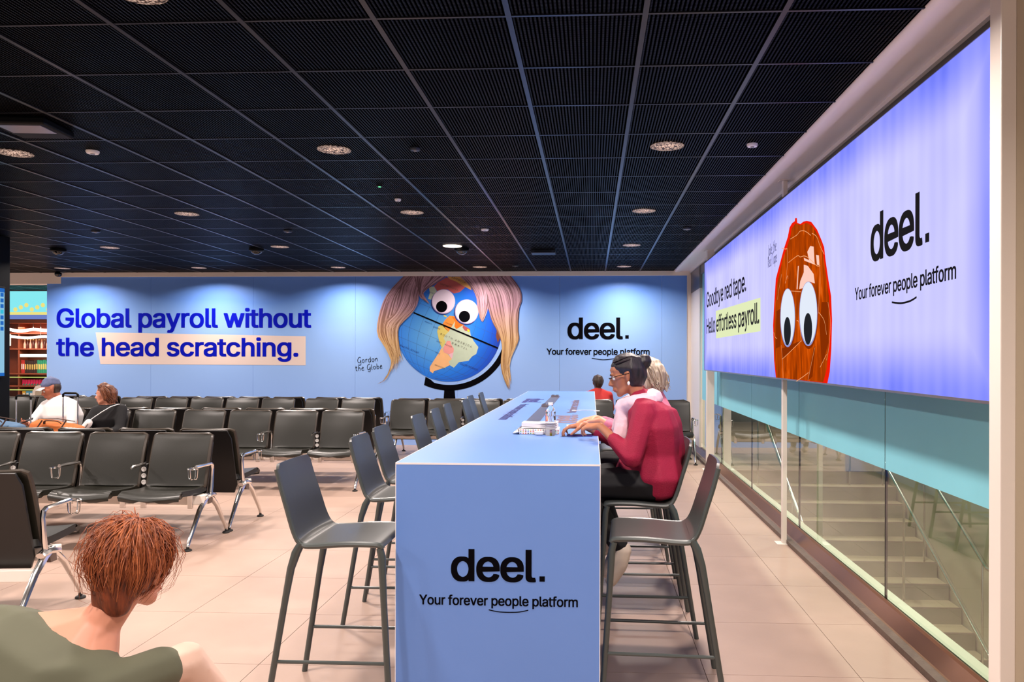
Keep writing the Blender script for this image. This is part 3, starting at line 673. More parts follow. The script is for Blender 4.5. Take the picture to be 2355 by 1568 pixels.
# ------------------------------------------------------------ glass wall, kerb, stairwell
kb = structure('baseboard_right')
MB().prism([(KX, 2.2, 0), (KX, 2.2, .035), (KX+.035, 2.2, .042), (KX+.045, 2.2, .042), (KX+.045, 2.2, -.3), (KX, 2.2, -.3)], (0, YW-2.2, 0)).build('kerb_stone', 'kerb_dark', kb)
MB().prism([(KX+.045, 2.2, .03), (KX+.065, 2.2, .036), (1.752, 2.2, .105), (1.755, 2.2, .122), (1.763, 2.2, .122), (1.763, 2.2, -.3), (KX+.045, 2.2, -.3)], (0, YW-2.2, 0)).build('glazing_channel', 'channel', kb)
box('glazing_gasket', (1.763, 2.2, -.1), (1.784, YW, .112), 'rubber', kb)
box('rear_ledge', (1.784, 2.2, -.35), (1.875, YW, .10), 'white_metal', kb)
win = structure('window_1')
yj = [2.90, 4.68, 6.59, 8.52, 10.47, 12.30]
for a, b in zip(yj, yj[1:]):
    box('glass_pane', (1.768, a+.004, .113), (1.780, b-.004, CEIL-.17), 'glass', win)
    box('frosted_film', (1.7655, a+.006, .893), (1.7672, b-.006, CEIL-.17), 'film', win, label='frosted teal film on the upper glass')
for a in yj[1:-1]: box('pane_joint', (1.767, a-.004, .113), (1.781, a+.004, CEIL-.17), 'rubber', win)
st = thing('staircase', 'stone staircase descending behind the glass wall towards the viewer', 'staircase', (3.0, 10.67, 0))
for k in range(1, 17):
    y1 = 10.67-.30*(k-1); 
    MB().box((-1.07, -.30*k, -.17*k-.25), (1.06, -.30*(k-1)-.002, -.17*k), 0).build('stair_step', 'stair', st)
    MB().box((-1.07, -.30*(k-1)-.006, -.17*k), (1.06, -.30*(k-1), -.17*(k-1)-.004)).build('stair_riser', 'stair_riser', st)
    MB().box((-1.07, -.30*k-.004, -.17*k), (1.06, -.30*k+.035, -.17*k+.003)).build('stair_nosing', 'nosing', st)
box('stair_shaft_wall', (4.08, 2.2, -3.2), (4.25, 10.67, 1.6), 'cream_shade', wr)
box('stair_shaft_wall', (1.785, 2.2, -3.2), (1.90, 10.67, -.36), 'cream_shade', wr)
box('stair_shaft_floor', (1.8, 1.0, -2.95), (4.3, 6.0, -2.74), 'stair', floor)
box('far_room_wall', (1.8, 18.7, 0), (7.2, 18.9, CEIL), 'dark_wall', wr)
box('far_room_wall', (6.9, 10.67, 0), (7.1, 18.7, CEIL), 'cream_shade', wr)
def handrail(x, label, k0, k1, tail=False):
    a = (0, -.3*k0, -.17*k0+1.1); b = (0, -.3*k1, -.17*k1+1.1)
    pts = [(0, a[1]+.35, a[2]+.02), a, b] + ([(0, b[1]-1.6, b[2])] if tail else [(0, b[1]-.3, b[2]-.02)])
    h = MB().tube(pts, .022, 10).build('handrail', 'chrome', st, smooth=True, loc=(x-3.0, 0, 0), label=label)
    for k in (k0+.5, (k0+k1)/2, k1-.3):
        if k < 16: MB().tube([(0, -.3*k, -.17*math.ceil(k)), (0, -.3*k, -.17*k+1.09)], .014, 8).build('baluster', 'chrome', h, smooth=True)
handrail(2.27, 'leftmost chrome handrail', 0, 13)
handrail(3.50, 'long middle chrome handrail', 0, 13, True)
handrail(3.94, 'right chrome handrail that levels off at its lower end', 0, 9.6, True)

# ------------------------------------------------------------ high table
TB = thing('high_table', 'long pale blue high table printed with black lettering on its front', 'table', (-.425, 7.0, 0))
TBI = Matrix.Translation((.425, -7.0, 0))
TX0_, TX1_, TYA, TYB, TZ = -.888, .040, 3.42, 10.70, 1.083
def tb(name, a, b, m='table', bev=0, **kw): return MB().box(a, b, bev).xf(TBI).build(name, m, TB, **kw)
tb('table_top', (TX0_, TYA, TZ-.06), (TX1_, TYB, TZ), bev=.0015)
tb('end_panel', (TX0_, TYA-.0008, 0), (TX1_, TYA+.05, TZ-.002))
tb('end_panel', (TX0_, TYB-.05, 0), (TX1_, TYB, TZ-.06))
tb('centre_panel', (-.50, TYA+.05, 0), (-.34, TYB-.05, TZ-.06))
e_ = MB(); e_.box((TX0_, TYA-.0012, TZ-.0075), (TX1_, TYA, TZ+.0008)); e_.box((TX0_-.001, TYA-.001, 0), (TX0_+.0025, TYA+.002, TZ)); e_.box((TX1_-.0025, TYA-.001, 0), (TX1_+.001, TYA+.002, TZ))
e_.box((TX1_-.002, TYA, TZ-.004), (TX1_+.001, TYB, TZ+.0008)); e_.box((TX0_-.001, TYA, TZ-.004), (TX0_+.002, TYB, TZ+.0008)); e_.xf(TBI); e_.build('edge_highlight', 'table_edge', TB)  # thin white strips paint the highlight on the table edges
def tp(x, y, off=.0015): return P(x, y, Y=TYA-off)
sT = TYA/F_PX
def tf(name, s, x0, x1, yb, asc, bold, track):
    O = tp(x0, yb); w = tp(x1, yb).x-O.x
    local(lettering(name, s, O, XR, ZU, w, asc*sT, 'ink', TB, bold, track), TBI)
tf('logo_lettering', 'deel.', 1037, 1253, 1334, 73, .017, .95)
tf('tagline_lettering', 'Your forever people platform', 964, 1329, 1389, 23.5, .016, .97)
ul = MB(); ribbon(ul, spline([tp(1124, 1402), tp(1150, 1407), tp(1190, 1407.5), tp(1215, 1403)], 6), .0045, Vector((0, -1, 0))); ul.xf(TBI); ul.build('smile_underline', 'ink', TB)
M['dusk_ink'] = mat('blue_black_print', (40, 44, 120), .5); M['pale_ink'] = mat('brown_print', (120, 100, 116), .5)
zt = TZ+.0012
for rd, up, x, ys, mm in (((0, -1, 0), (1, 0, 0), -.735, (8.75, 7.75), 'dusk_ink'), ((0, 1, 0), (-1, 0, 0), -.115, (5.55, 6.45), 'pale_ink')):
    sgn = rd[1]
    local(lettering('logo_lettering', 'deel.', (x, ys[0], zt), rd, up, .80, .20, mm, TB, .03, .95), TBI)
    local(lettering('tagline_lettering', 'Your forever people platform', (x+(.02 if sgn < 0 else -.02), ys[1]+(.1 if sgn > 0 else 0), zt), rd, up, 1.95, .085, mm, TB, .016, .97), TBI)
s_ = MB().box((-.490, 4.95, TZ-.002), (-.385, 9.35, TZ+.003)); s_.xf(TBI); s_.build('cable_strip', 'steel_strip', TB)
for y in (4.85+.5, 7.42, 9.15):
    q = MB().box((-.485, y-.07, TZ+.003), (-.39, y+.07, TZ+.022), .004).xf(TBI).build('power_outlet', 'steel_strip', TB)
    for dx in (-.025, .025): MB().lathe([(.017, 0), (.017, .004)], (-.4375+dx+.425, y-7.0, TZ+.022), 14).build('socket', 'rubber', q)

# ------------------------------------------------------------ bar stools
def make_stool():
    r = thing('bar_stool', 'x', 'stool')
    prof = spline([(.238, 0, .728), (.215, 0, .742), (.08, 0, .744), (-.07, 0, .734), (-.125, 0, .742), (-.158, 0, .79), (-.195, 0, .905), (-.222, 0, .99), (-.247, 0, 1.085)], 4)
    L = len(prof)-1
    def fn(u, v):
        p = prof[min(int(round(v*L)), L)]; hw = .208-.018*max(0, (v-.55)/.45)
        d = (1-v)*0.9
        if v > .93: hw -= .022*((v-.93)/.07)**2
        if v < .04: hw -= .02*(1-v/.04)
        return (p.x+(.012*(1-(2*u-1)**2) if .5 < v else 0)*-1, (2*u-1)*hw, p.z)
    n = L//4; cut = int(L*.50)
    MB().sheet(lambda u, v: fn(u, v*cut/L), 8, cut, .013).build('seat', 'stool', r, smooth=True)
    MB().sheet(lambda u, v: fn(u, cut/L+v*(1-cut/L)), 8, L-cut, .013).build('backrest', 'stool', r, smooth=True)
    for s in (-1, 1):
        t = MB(); t.tube([Vector((p.x-.003, s*(.205-.018*max(0, (i/L-.55)/.45)), p.z-.004)) for i, p in enumerate(prof[:-1])], [.013 if i < cut else .011 for i in range(L)], 8)
        t.build('side_frame', 'stool_leg', r, smooth=True)
        MB().tube([(.222, s*.202, .725), (.232, s*.206, .69), (.242, s*.210, .5), (.275, s*.226, 0)], [.016, .017, .0145, .0135], 10).build('leg', 'stool_leg', r, smooth=True)
        MB().tube([(-.128, s*.202, .742), (-.150, s*.204, .700), (-.172, s*.207, .63), (-.195, s*.210, .5), (-.275, s*.226, 0)], [.017, .020, .017, .0145, .0135], 10).build('leg', 'stool_leg', r, smooth=True)
        MB().tube([(-.242, s*.219, .225), (.260, s*.219, .225)], .0085, 8).build('footrest', 'stool_leg', r, smooth=True)
    return r
st0 = make_stool(); used = False
LST = [(y_, 0, '') for y_ in (3.50, 4.58, 5.19, 6.24, 6.95, 7.69, 8.45, 9.30, 10.15)]
ordn = ['nearest grey metal bar stool left of the table, fully in view', 'second bar stool from the front, left of the table',
 'third bar stool on the left, its back overlapping the second one', 'fourth bar stool on the left, a free-standing narrow back above the table edge', 'fifth bar stool from the front on the left of the table',
 'sixth bar stool from the front on the left of the table', 'seventh bar stool on the left, its back overlapping the eighth', 'eighth bar stool on the left, half hidden behind the seventh back', 'farthest bar stool on the left side of the table']
for i, (y, dr, _) in enumerate(LST):
    o = st0 if i == 0 else copy_tree(st0)
    o.location = (-1.148-(0, .02, .06, .05, .05, .08, .02, .10, .09)[i], y, 0); o.rotation_euler = (0, 0, random.uniform(-.03, .03) if i else .0)
    tag(o, ordn[i], 'stool', 'grey metal bar stools along the high table')
rl = [(3.66, 'nearest bar stool right of the table, empty with a reddish sheen on its seat'), (4.50, 'bar stool under the woman in the magenta cardigan'), (5.20, 'bar stool under the blond woman behind the magenta cardigan'),
      (6.1, 'fourth bar stool on the right, mostly hidden behind the seated women'), (7.0, 'fifth bar stool on the right, hidden behind the seated women')]
for i, (y, lab) in enumerate(rl):
    o = copy_tree(st0); o.location = (.335-(.02 if i else 0), y, 0); o.rotation_euler = (0, 0, math.pi-(.05 if i == 0 else random.uniform(-.02, .03)))
    tag(o, lab, 'stool', 'grey metal bar stools along the high table')

# ------------------------------------------------------------ beam seating
PIT = .577
def corner(v, r_, h):      # narrowing of the half width near the ends of a slab (rounded corners)
    d = min(v, 1-v)*h
    return 0 if d >= r_ else r_-math.sqrt(max(0, r_*r_-(r_-d)**2))
bk = spline([(0, .030, .455), (0, .048, .52), (0, .096, .71), (0, .135, .825), (0, .165, .888)], 4)
def back_fn(u, v, w=.248, dy=0.0):
    L = len(bk)-1; f = v*L; i = min(int(f), L-1); p = bk[i].lerp(bk[i+1], f-i); x = 2*u-1
    return ((w-corner(v, .03, .46))*x, p.y+.022*(1-x*x)-.01+dy, p.z-.006*(1-x*x)*(v > .8))
sp_ = spline([(0, .075, .452), (0, -.05, .438), (0, -.22, .446), (0, -.34, .455), (0, -.39, .440), (0, -.405, .420)], 4)
def seat_fn(u, v):
    L = len(sp_)-1; f = v*L; i = min(int(f), L-1); p = sp_[i].lerp(sp_[i+1], f-i); x = 2*u-1
    return ((.250-corner(v, .05, .48))*x, p.y+(.03*x*x if v > .6 else 0), p.z-.016*(1-x*x)+.0)
ME = {}
ME['backrest'] = MB().sheet(back_fn, 8, 14, .034).mesh('backrest', 'leather', True, 60)
t = MB(); t.tube([Vector(back_fn(0, j/14)) for j in range(0, 15)]+[Vector(back_fn(i/8, 1)) for i in range(1, 8)]+[Vector(back_fn(1, 1-j/14)) for j in range(0, 15)], .0175, 6); ME['piping'] = t.mesh('piping', 'leather_rim', True)
def shell_fn(u, v):
    x = 2*u-1; z = .30+v*.585; yy = .030+(.180-.030)*((z-.30)/.585)
    return ((.240-corner(v, .03, .58))*x, yy+.022, z)
ME['shell'] = MB().sheet(shell_fn, 4, 8, .016).mesh('back_shell', 'black_shell', True, 60)
ME['seat'] = MB().sheet(seat_fn, 8, 20, .044).mesh('seat', 'leather', True, 60)
def arm_mesh():
    t = MB(); t.tube([(0, .04, .36), (0, .06, .46), (0, .075, .60), (0, .068, .638), (0, .04, .652), (0, -.20, .655)], [.017, .017, .014, .016, .015, .014], 8, flat=1.0)
    return t.mesh('armrest', 'chrome', True)
def cup_mesh():
    t = MB(); c = Vector((0, -.245, .648))
    t.tube([c+Vector((.042*math.cos(a), .042*math.sin(a), 0)) for a in [2*math.pi*k/14 for k in range(15)]], .0045, 5, cap=False)
    for a in (0, math.pi/2):
        d = Vector((math.cos(a), math.sin(a), 0)); 
        t.tube([c+d*.042, c+d*.036+Vector((0, 0, -.07)), c+d*.028+Vector((0, 0, -.085)), c-d*.028+Vector((0, 0, -.085)), c-d*.036+Vector((0, 0, -.07)), c-d*.042], .0035, 5)
    return t.mesh('cup_holder', 'chrome', True)
ME['arm'] = arm_mesh(); ME['cup'] = cup_mesh()
ME['arm_short'] = MB().tube([(0, .09, .640), (0, .06, .648), (0, -.12, .640), (0, -.145, .632)], [.010, .012, .012, .009], 8).mesh('armrest', 'chrome', True)
ME['power'] = MB().box((-.028, .035, .44), (.028, .10, .645), .008).mesh('power_unit', 'black_shell')
t = MB()
for z in (.60, .545, .490): 
    b_ = len(t.v); t.lathe([(.021, 0), (.021, .006), (.012, .006), (.012, .003)], (0, 0, 0), 14)
    for v in t.v[b_:]: v.xyz = (v.x, .035-v.z, z+v.y)
ME['sock'] = t.mesh('socket', 'socket', True)
def leg_mesh():
    t = MB(); t.tube([(0, .03, .40), (0, -.04, .37), (0, -.14, .29), (0, -.305, .07), (0, -.32, .03)], [.020, .026, .022, .016, .013], 8, flat=.8)
    t.tube([(0, -.03, .40), (0, .06, .36), (0, .15, .28), (0, .305, .07), (0, .32, .03)], [.020, .026, .022, .016, .013], 8, flat=.8)
    t.tube([(0, -.07, .375), (0, .03, .395), (0, .10, .38)], [.028, .034, .026], 8, flat=.7)
    return t.mesh('leg_frame', 'chrome', True)
ME['leg'] = leg_mesh()
t = MB()
for s in (-1, 1): t.lathe([(.030, 0), (.032, .006), (.028, .014), (.012, .018), (.012, .034)], (0, s*.32, 0), 14)
ME['foot'] = t.mesh('foot_pad', 'rubber', True)
ME['insert'] = MB().prism([(-.022, -.030, .325), (-.022, .03, .325), (-.022, .045, .375), (-.022, -.022, .375)], (.044, 0, 0)).mesh('leg_insert', 'kerb_dark')
ME['bracket'] = MB().box((-.022, -.13, .30), (.022, -.105, .425), .005).mesh('seat_bracket', 'chrome')
def bench(name, label, cat, loc, rz, n, arms, legs, group):
    """faces -y locally; local x runs along the beam, seats centred on 0, pit, ..."""
    b = thing(name, label, cat, loc, rz, group)
    MB().box((-.30, -.10, .325), ((n-1)*PIT+.30, .0, .405), .006).build('beam', 'white_metal', b)
    for k in range(n):
        x = k*PIT
        link('seat', ME['seat'], b, loc=(x, 0, 0)); q = link('backrest', ME['backrest'], b, loc=(x, 0, 0)); link('piping', ME['piping'], q)
        link('back_shell', ME['shell'], b, loc=(x, 0, 0))
        for dx in (-.2, .2): link('seat_bracket', ME['bracket'], b, loc=(x+dx, 0, 0))
    for k in range(n+1):
        x = (k-.5)*PIT; a = arms[k]
        if a == 'c': q = link('armrest', ME['arm'], b, loc=(x, 0, 0)); link('cup_holder', ME['cup'], q)
        elif a == 'C': q = link('armrest', ME['arm'], b, loc=(x, 0, 0))
        elif a == 'p':
            q = link('armrest', ME['arm_short'], b, loc=(x, 0, 0)); q = link('power_unit', ME['power'], b, loc=(x, 0, 0)); link('socket', ME['sock'], q)
    for k in legs:
        x = (k-.5)*PIT; q = link('leg_frame', ME['leg'], b, loc=(x, 0, 0)); link('foot_pad', ME['foot'], q); link('leg_insert', ME['insert'], q)
    return b
GB = 'rows of black leather beam seating in the waiting area'
def pair(xr, y0, n, arms, legs, lab1, lab2, back_n=None, gap=.70, back=True):
    x0 = xr-(n-1)*PIT
    bench('beam_seating', lab1, 'seating', (x0, y0, 0), 0, n, arms, legs, GB)
    if back:
        bn = back_n or n
        bench('beam_seating', lab2, 'seating', (xr, y0+gap, 0), math.pi, bn, arms[::-1][:bn+1] if arms[::-1][:bn+1] else arms, [l for l in [0, bn]], GB)
pair(-3.52, 6.28, 5, 'ncpcpc', [0, 5], 'black leather seat row facing the viewer, nearest full row at the left', 'black seat row back to back with the nearest row, facing away')
pair(-3.03, 9.04, 4, 'npcpc', [0, 4], 'empty black seat row facing the viewer, second row deep', 'black seat row facing away, back to back with the empty second row')
pair(-5.38, 9.02, 3, 'nnnn', [0, 3], 'black seat row where the man in the cap and the woman in black sit', 'black seat row facing away behind the two seated travellers')
pair(-4.95, 11.70, 5, 'ncpcpc', [0, 5], 'five-seat black row in front of the headline on the mural', 'five-seat black row facing the mural headline, back to back with the one before it')
pair(-8.12, 11.80, 3, 'nnnn', [0, 3], 'short black seat row behind the man in the cap', 'short black seat row facing the left end of the mural')
pair(-3.65, 11.64, 2, 'ncc', [0, 2], 'two black seats in front of the handwritten note on the mural', 'two black seats facing the wall under the handwritten note')
pair(-1.09, 11.47, 4, 'ccpcp', [0, 4], 'black seat row in front of the printed globe, left of the table end', 'black seat row facing the printed globe on the wall')
pair(1.22, 11.45, 3, 'npcc', [0, 3], 'black seat row at the far right corner by the glass wall', 'black seat row facing the wall where the person in red sits')
bench('beam_seating', 'black seat row in the left foreground seen from behind, with white beam', 'seating', (-3.55, 4.42, 0), math.pi+.10, 3, 'ccpc', [0, 3], GB)
MB().box((-.27, .085, .235), (2*PIT+.3, .13, .305), .004).build('rear_rail', 'white_metal', bpy.data.objects['beam_seating.%03d' % (len([o for o in bpy.data.objects if o.name.startswith('beam_seating')])-1)])

# ------------------------------------------------------------ ceiling fittings
M['lamp_on'] = emit('lamp_glow', (255, 236, 220), 2.6)
def m_lampmesh():
    m = bpy.data.materials.new('lamp_behind_mesh'); m.use_nodes = True; nt = m.node_tree; b = nt.nodes['Principled BSDF']
    b.inputs['Base Color'].default_value = rgb(20, 14, 12)
    tc = N(nt, 'ShaderNodeTexCoord'); v = N(nt, 'ShaderNodeTexVoronoi'); v.inputs['Scale'].default_value = 75; nt.links.new(tc.outputs['Object'], v.inputs[0])
    cr_ = ramp(nt, [(0.0, (255, 240, 225)), (0.36, (235, 190, 165)), (0.62, (60, 36, 28)), (0.8, (20, 12, 10))], v.outputs['Distance'])
    ln = N(nt, 'ShaderNodeVectorMath', operation='LENGTH'); nt.links.new(tc.outputs['Object'], ln.inputs[0])
    mr = N(nt, 'ShaderNodeMapRange'); mr.inputs[1].default_value = .03; mr.inputs[2].default_value = .125; mr.inputs[3].default_value = 1.3; mr.inputs[4].default_value = .35; nt.links.new(ln.outputs['Value'], mr.inputs[0])
    nt.links.new(cr_.outputs[0], b.inputs['Emission Color']); nt.links.new(mr.outputs[0], b.inputs['Emission Strength']); return m
M['lamp_mesh'] = m_lampmesh()
lamp_data = bpy.data.lights.new('downlight_lamp', 'AREA'); lamp_data.shape = 'DISK'; lamp_data.size = .24; lamp_data.energy = LAMP_W; lamp_data.color = (1, .87, .80); lamp_data.spread = math.radians(150)
lamp_wall = lamp_data.copy(); lamp_wall.energy = LAMP_W*.72
ME['lens'] = MB().lathe([(.120, .0), (.120, -.003)], (0, 0, 0), 24).mesh('lamp_lens', 'lamp_mesh')
ME['lens_on'] = MB().lathe([(.130, .0), (.125, -.006)], (0, 0, 0), 24).mesh('lamp_lens', 'lamp_on')
seen = 0
for i in range(-5, 1):
    for j in range(-2, 5):
        x = .5305+2.4*i; y = 5.44+2.4*j
        if y > YW and x > -9.5: continue
        special = (i == -1 and j == 2)
        inn_ = in_frame((x, y, CEIL), 40)
        side = {0: 'right', -1: 'middle', -2: 'left-centre', -3: 'left', -4: 'far left', -5: 'outermost left'}[i]
        depth = ['behind the viewer', 'at the top edge of the frame', 'nearest fully visible', 'second from the viewer', 'third from the viewer', 'just before the back wall', 'beyond the wall'][j+2]
        lab = 'round downlight behind black mesh, %s column, %s row' % (side, depth)
        if special: lab = 'brightest round downlight, unshaded, near the middle of the ceiling'
        d = thing('downlight', lab, 'light', (x+(-.02 if special else 0), y, CEIL+.003), 0, 'recessed downlights in the black ceiling')
        link('lamp_lens', ME['lens_on' if special else 'lens'], d)
        l = bpy.data.objects.new('lamp', lamp_wall if j == 3 else lamp_data); COL.objects.link(l); l.parent = d; l.location = (0, 0, -.012)
for q in ((3.0, 12.0), (3.0, 15.5), (5.4, 13.5), (3.0, 8.0), (3.0, 4.8)):  # added lamps, out of view, to brighten the landing and stairs
    d = thing('downlight', 'added unseen lamp beyond the glass wall over the %s' % {12.0: 'near part of the landing', 15.5: 'back of the landing', 13.5: 'right side of the landing', 8.0: 'upper stairs', 4.8: 'bottom of the stairs'}[q[1]], 'light', (q[0], q[1], CEIL-.002), 0, 'added lamps beyond the glass wall'+(' over the stairs' if q[1] < 10 else ''))
    link('lamp_lens', ME['lens_on'], d); l = bpy.data.objects.new('lamp', lamp_data); COL.objects.link(l); l.parent = d; l.location = (0, 0, -.012)
def puck(px, py, r, lab, m='white_plastic', h=.02, nm='smoke_detector', cat='detector'):
    p = P(px, py, Z=CEIL-.003); d = thing(nm, lab, cat, (p.x, p.y, CEIL+.003))
    MB().lathe([(r, 0), (r, -h*.5), (r*.85, -h)], (0, 0, 0), 24).build('housing', m, d, smooth=True)
    MB().lathe([(r*.35, -h), (r*.3, -h-.006)], (0, 0, 0), 16).build('sensor', 'grey_metal', d, smooth=True)
puck(1730, 333, .038, 'small bright white disc detector on the ceiling at right'); puck(955, 342, .036, 'small round detector left of the ceiling centre', 'runner')
puck(213, 349, .045, 'small round detector at upper left beside a downlight', 'white_plastic'); puck(1580, 525, .05, 'flat round detector near the soffit, far right', 'runner')
puck(1115, 528, .045, 'round detector above the printed globe', 'white_plastic'); puck(662, 531, .05, 'round detector left of the printed globe, farther back', 'runner'); puck(220, 532, .05, 'round detector at left between two downlights, farther back', 'runner')
puck(915, 459, .03, 'tiny white square-looking detector by the middle downlights', 'white_plastic'); puck(1185, 611, .05, 'round detector close to the back wall', 'runner')
def dome(px, py, lab):
    p = P(px, py, Z=CEIL-.03); d = thing('dome_camera', lab, 'camera', (p.x, p.y, CEIL+.003))
    MB().lathe([(.10, 0), (.10, -.03), (.085, -.04)], (0, 0, 0), 24).build('housing', 'black', d, smooth=True)
    q = MB(); q.ell((0, 0, -.035), (.075, .075, .05), seg=16, rings=8); q.build('lens_dome', M['dome_glass'], d, smooth=True)
M['dome_glass'] = mat('smoked_dome', (12, 14, 20), .05, spec=.9)
dome(134, 578, 'black dome camera hanging from the ceiling above the cap wearer'); dome(590, 577, 'black dome camera above the headline on the mural'); dome(1062, 577, 'black dome camera beside the brightest downlight')
p = P(1250, 578, Z=CEIL-.01); d = thing('access_point', 'flat dark rectangular box on the ceiling above the globe right side', 'access point', (p.x, p.y, CEIL+.003))
MB().box((-.17, -.12, -.05), (.17, .12, 0), .01).build('housing', 'runner', d); MB().box((-.12, -.123, -.035), (.12, -.12, -.02)).build('vent_slot', 'black', d)
p = P(75, 300, Z=CEIL-.04); d = thing('ceiling_projector', 'dark rectangular unit with pale lens panel on the ceiling at upper left', 'projector', (p.x, p.y, CEIL+.003), .1)
MB().box((-.17, -.17, -.05), (.17, .17, 0), .012).build('housing', 'black', d); MB().box((-.13, -.15, -.056), (.14, .02, -.05)).build('glass_panel', 'steel_strip', d)
p = P(873, 427, Z=CEIL); d = thing('status_light', 'tiny green status light on the ceiling', 'light', (p.x, p.y, CEIL+.003)); MB().lathe([(.03, 0), (.025, -.012)], (0, 0, 0), 16).build('housing', 'black', d)
M['green_led'] = emit('green_led', (120, 255, 170), 1.5); MB().lathe([(.012, -.012), (.012, -.016)], (0, 0, 0), 12).build('indicator', 'green_led', d)
wc = thing('wall_camera', 'white dome camera under the header at the mural top left corner', 'camera', tuple(P(135, 628, Y=YW-.10)))
MB().box((-.05, -.02, -.01), (.05, .09, .06), .008).build('bracket', 'white_plastic', wc); MB().ell((0, -.01, -.02), (.06, .06, .05), seg=16).build('lens_dome', 'dome_glass', wc, smooth=True)

# ------------------------------------------------------------ pillar with screen, shop beyond
pil = structure('wall_left')
box('pillar', (-8.6, 8.70, 0), (-7.34, 9.28, CEIL), 'black', pil, bev=.01)
sc_ = thing('information_screen', 'blue flight information screen on the black pillar at the left edge', 'screen', (-7.338, 8.9, 1.35))
M['screen_bg'] = emit('screen_pale_blue', (150, 205, 235), .9); M['screen_tile'] = emit('screen_blue', (40, 110, 200), .9); M['screen_cyan'] = emit('screen_cyan', (60, 200, 230), .9)
q0 = P(12, 868, X=-7.30); q1 = P(12, 660, X=-7.30); ye = q0.y-8.9; za = q0.z-1.35; zb = q1.z-1.35
MB().box((.003, -.2, za), (.040, ye, zb), .004).build('bezel', 'black', sc_)
MB().box((.040, -.19, za+.02), (.042, ye-.02, zb-.02)).build('display', 'screen_bg', sc_)
for k in range(7):
    z = zb-.10-.070*k; MB().box((.042, ye-.085, z-.024), (.0435, ye-.035, z+.024)).build('icon_tile', 'screen_cyan' if k == 3 else 'screen_tile', sc_)
MB().box((.042, -.18, zb-.07), (.0435, ye-.02, zb-.02)).build('header_band', 'screen_tile', sc_)
MB().box((.042, -.18, za+.02), (.0435, ye-.02, za+.06)).build('footer_band', 'screen_tile', sc_)

SY = 17.2
ORD2 = ['first', 'second', 'third', 'fourth', 'fifth', 'sixth', 'seventh', 'eighth', 'ninth', 'tenth', 'eleventh', 'twelfth', 'thirteenth', 'fourteenth', 'fifteenth', 'sixteenth', 'seventeenth', 'eighteenth', 'nineteenth']
ORD = ['first', 'second', 'third', 'fourth', 'fifth', 'sixth', 'seventh', 'eighth', 'ninth', 'tenth', 'eleventh', 'twelfth']
M['wood'] = mat('reddish_shelf_wood', (120, 58, 34), .5, noise=.12, scale=5); M['pinkglow'] = emit('shop_lamp', (255, 226, 210), 3.0); M['led_cyan'] = emit('led_wall_cyan', (130, 225, 232), 1.1); M['led_yel'] = emit('led_wall_yellow', (240, 226, 130), 1); M['led_blue'] = emit('led_wall_blue', (110, 130, 200), 1)
M['strip'] = emit('shelf_strip_light', (255, 250, 225), 1.6); M['yg'] = emit('shelf_edge_light', (215, 235, 130), 1.2)
sx = lambda x: P(x, 800, Y=SY-.3).x
sz = lambda y: P(60, y, Y=SY-.3).z
fas = thing('led_fascia', 'cyan glowing screen above the shop front beyond the left gap', 'screen', (-12.7, SY-.35, 2.4))
MB().box((-1.4, .02, 0), (1.6, .2, .64)).build('casing', 'black', fas); MB().box((-1.4, 0, .16), (1.6, .02, .64)).build('display', 'led_cyan', fas); MB().box((-1.4, 0, .10), (1.6, .02, .16)).build('text_band', 'led_yel', fas); MB().box((-1.4, 0, 0), (1.6, .02, .10)).build('text_band', 'led_blue', fas)
for k in range(9): MB().ell((-.5+k*.13, -.004, .22+.05*(k % 3)), (.05, .004, .05)).build('flower_image', 'led_yel', fas)
shp = thing('shop_shelving', 'tall reddish wooden shop shelving beyond the left gap in the wall', 'shelf', (-12.7, SY, 0))
LV = [sz(911), sz(893), sz(859), sz(815), sz(800)]
so = lambda x0, y0, z0, x1, y1, z1: (Vector((x0+12.7, y0-SY, z0)), Vector((x1+12.7, y1-SY, z1)))
MB().box(*so(-14.2, SY, 0, -11.8, SY+.05, 2.38)).build('back_panel', 'wood', shp)
for z in (.30, sz(914), sz(886), sz(858)-.0, sz(801), sz(765)): MB().box(*so(-14.2, SY-.32, z-.03, -11.8, SY, z)).build('shelf_board', 'wood', shp)
for x in (-14.2, -13.17, -12.42, -11.85): MB().box(*so(x, SY-.31, 0, x+.035, SY, 2.3)).build('upright', 'wood', shp)
MB().box(*so(-13.1, SY-.34, sz(821), -12.35, SY-.30, sz(814))).build('strip_light', 'strip', shp)
for y in (868, 897): MB().box(*so(-13.4, SY-.33, sz(y), -12.0, SY-.31, sz(y)+.015)).build('strip_light', 'yg', shp)
MB().box(*so(-14.2, SY-.6, 2.30, -11.8, SY, 2.38)).build('shelf_board', 'wood', shp)
cols = {'rb': (150, 36, 30), 'bb': (40, 26, 22), 'gb': (30, 120, 90), 'mg': (190, 30, 80), 'lb': (90, 160, 200), 'am': (220, 170, 60), 'br': (110, 60, 40)}
for k, c in cols.items(): M['bk'+k] = mat('book_cover_'+k, c, .5)
M['gold'] = mat('gold_print', (210, 170, 90), .4)
seq = [('rb', 'tall red book at the left end of the upper bookshelf')]*2+[('bb', 'black book with gold spine marks on the upper bookshelf')]*7+[('gb', 'green book with gold spine marks on the upper bookshelf')]*7+[('br', 'brown book at the right end of the upper bookshelf')]*3
x = -13.11
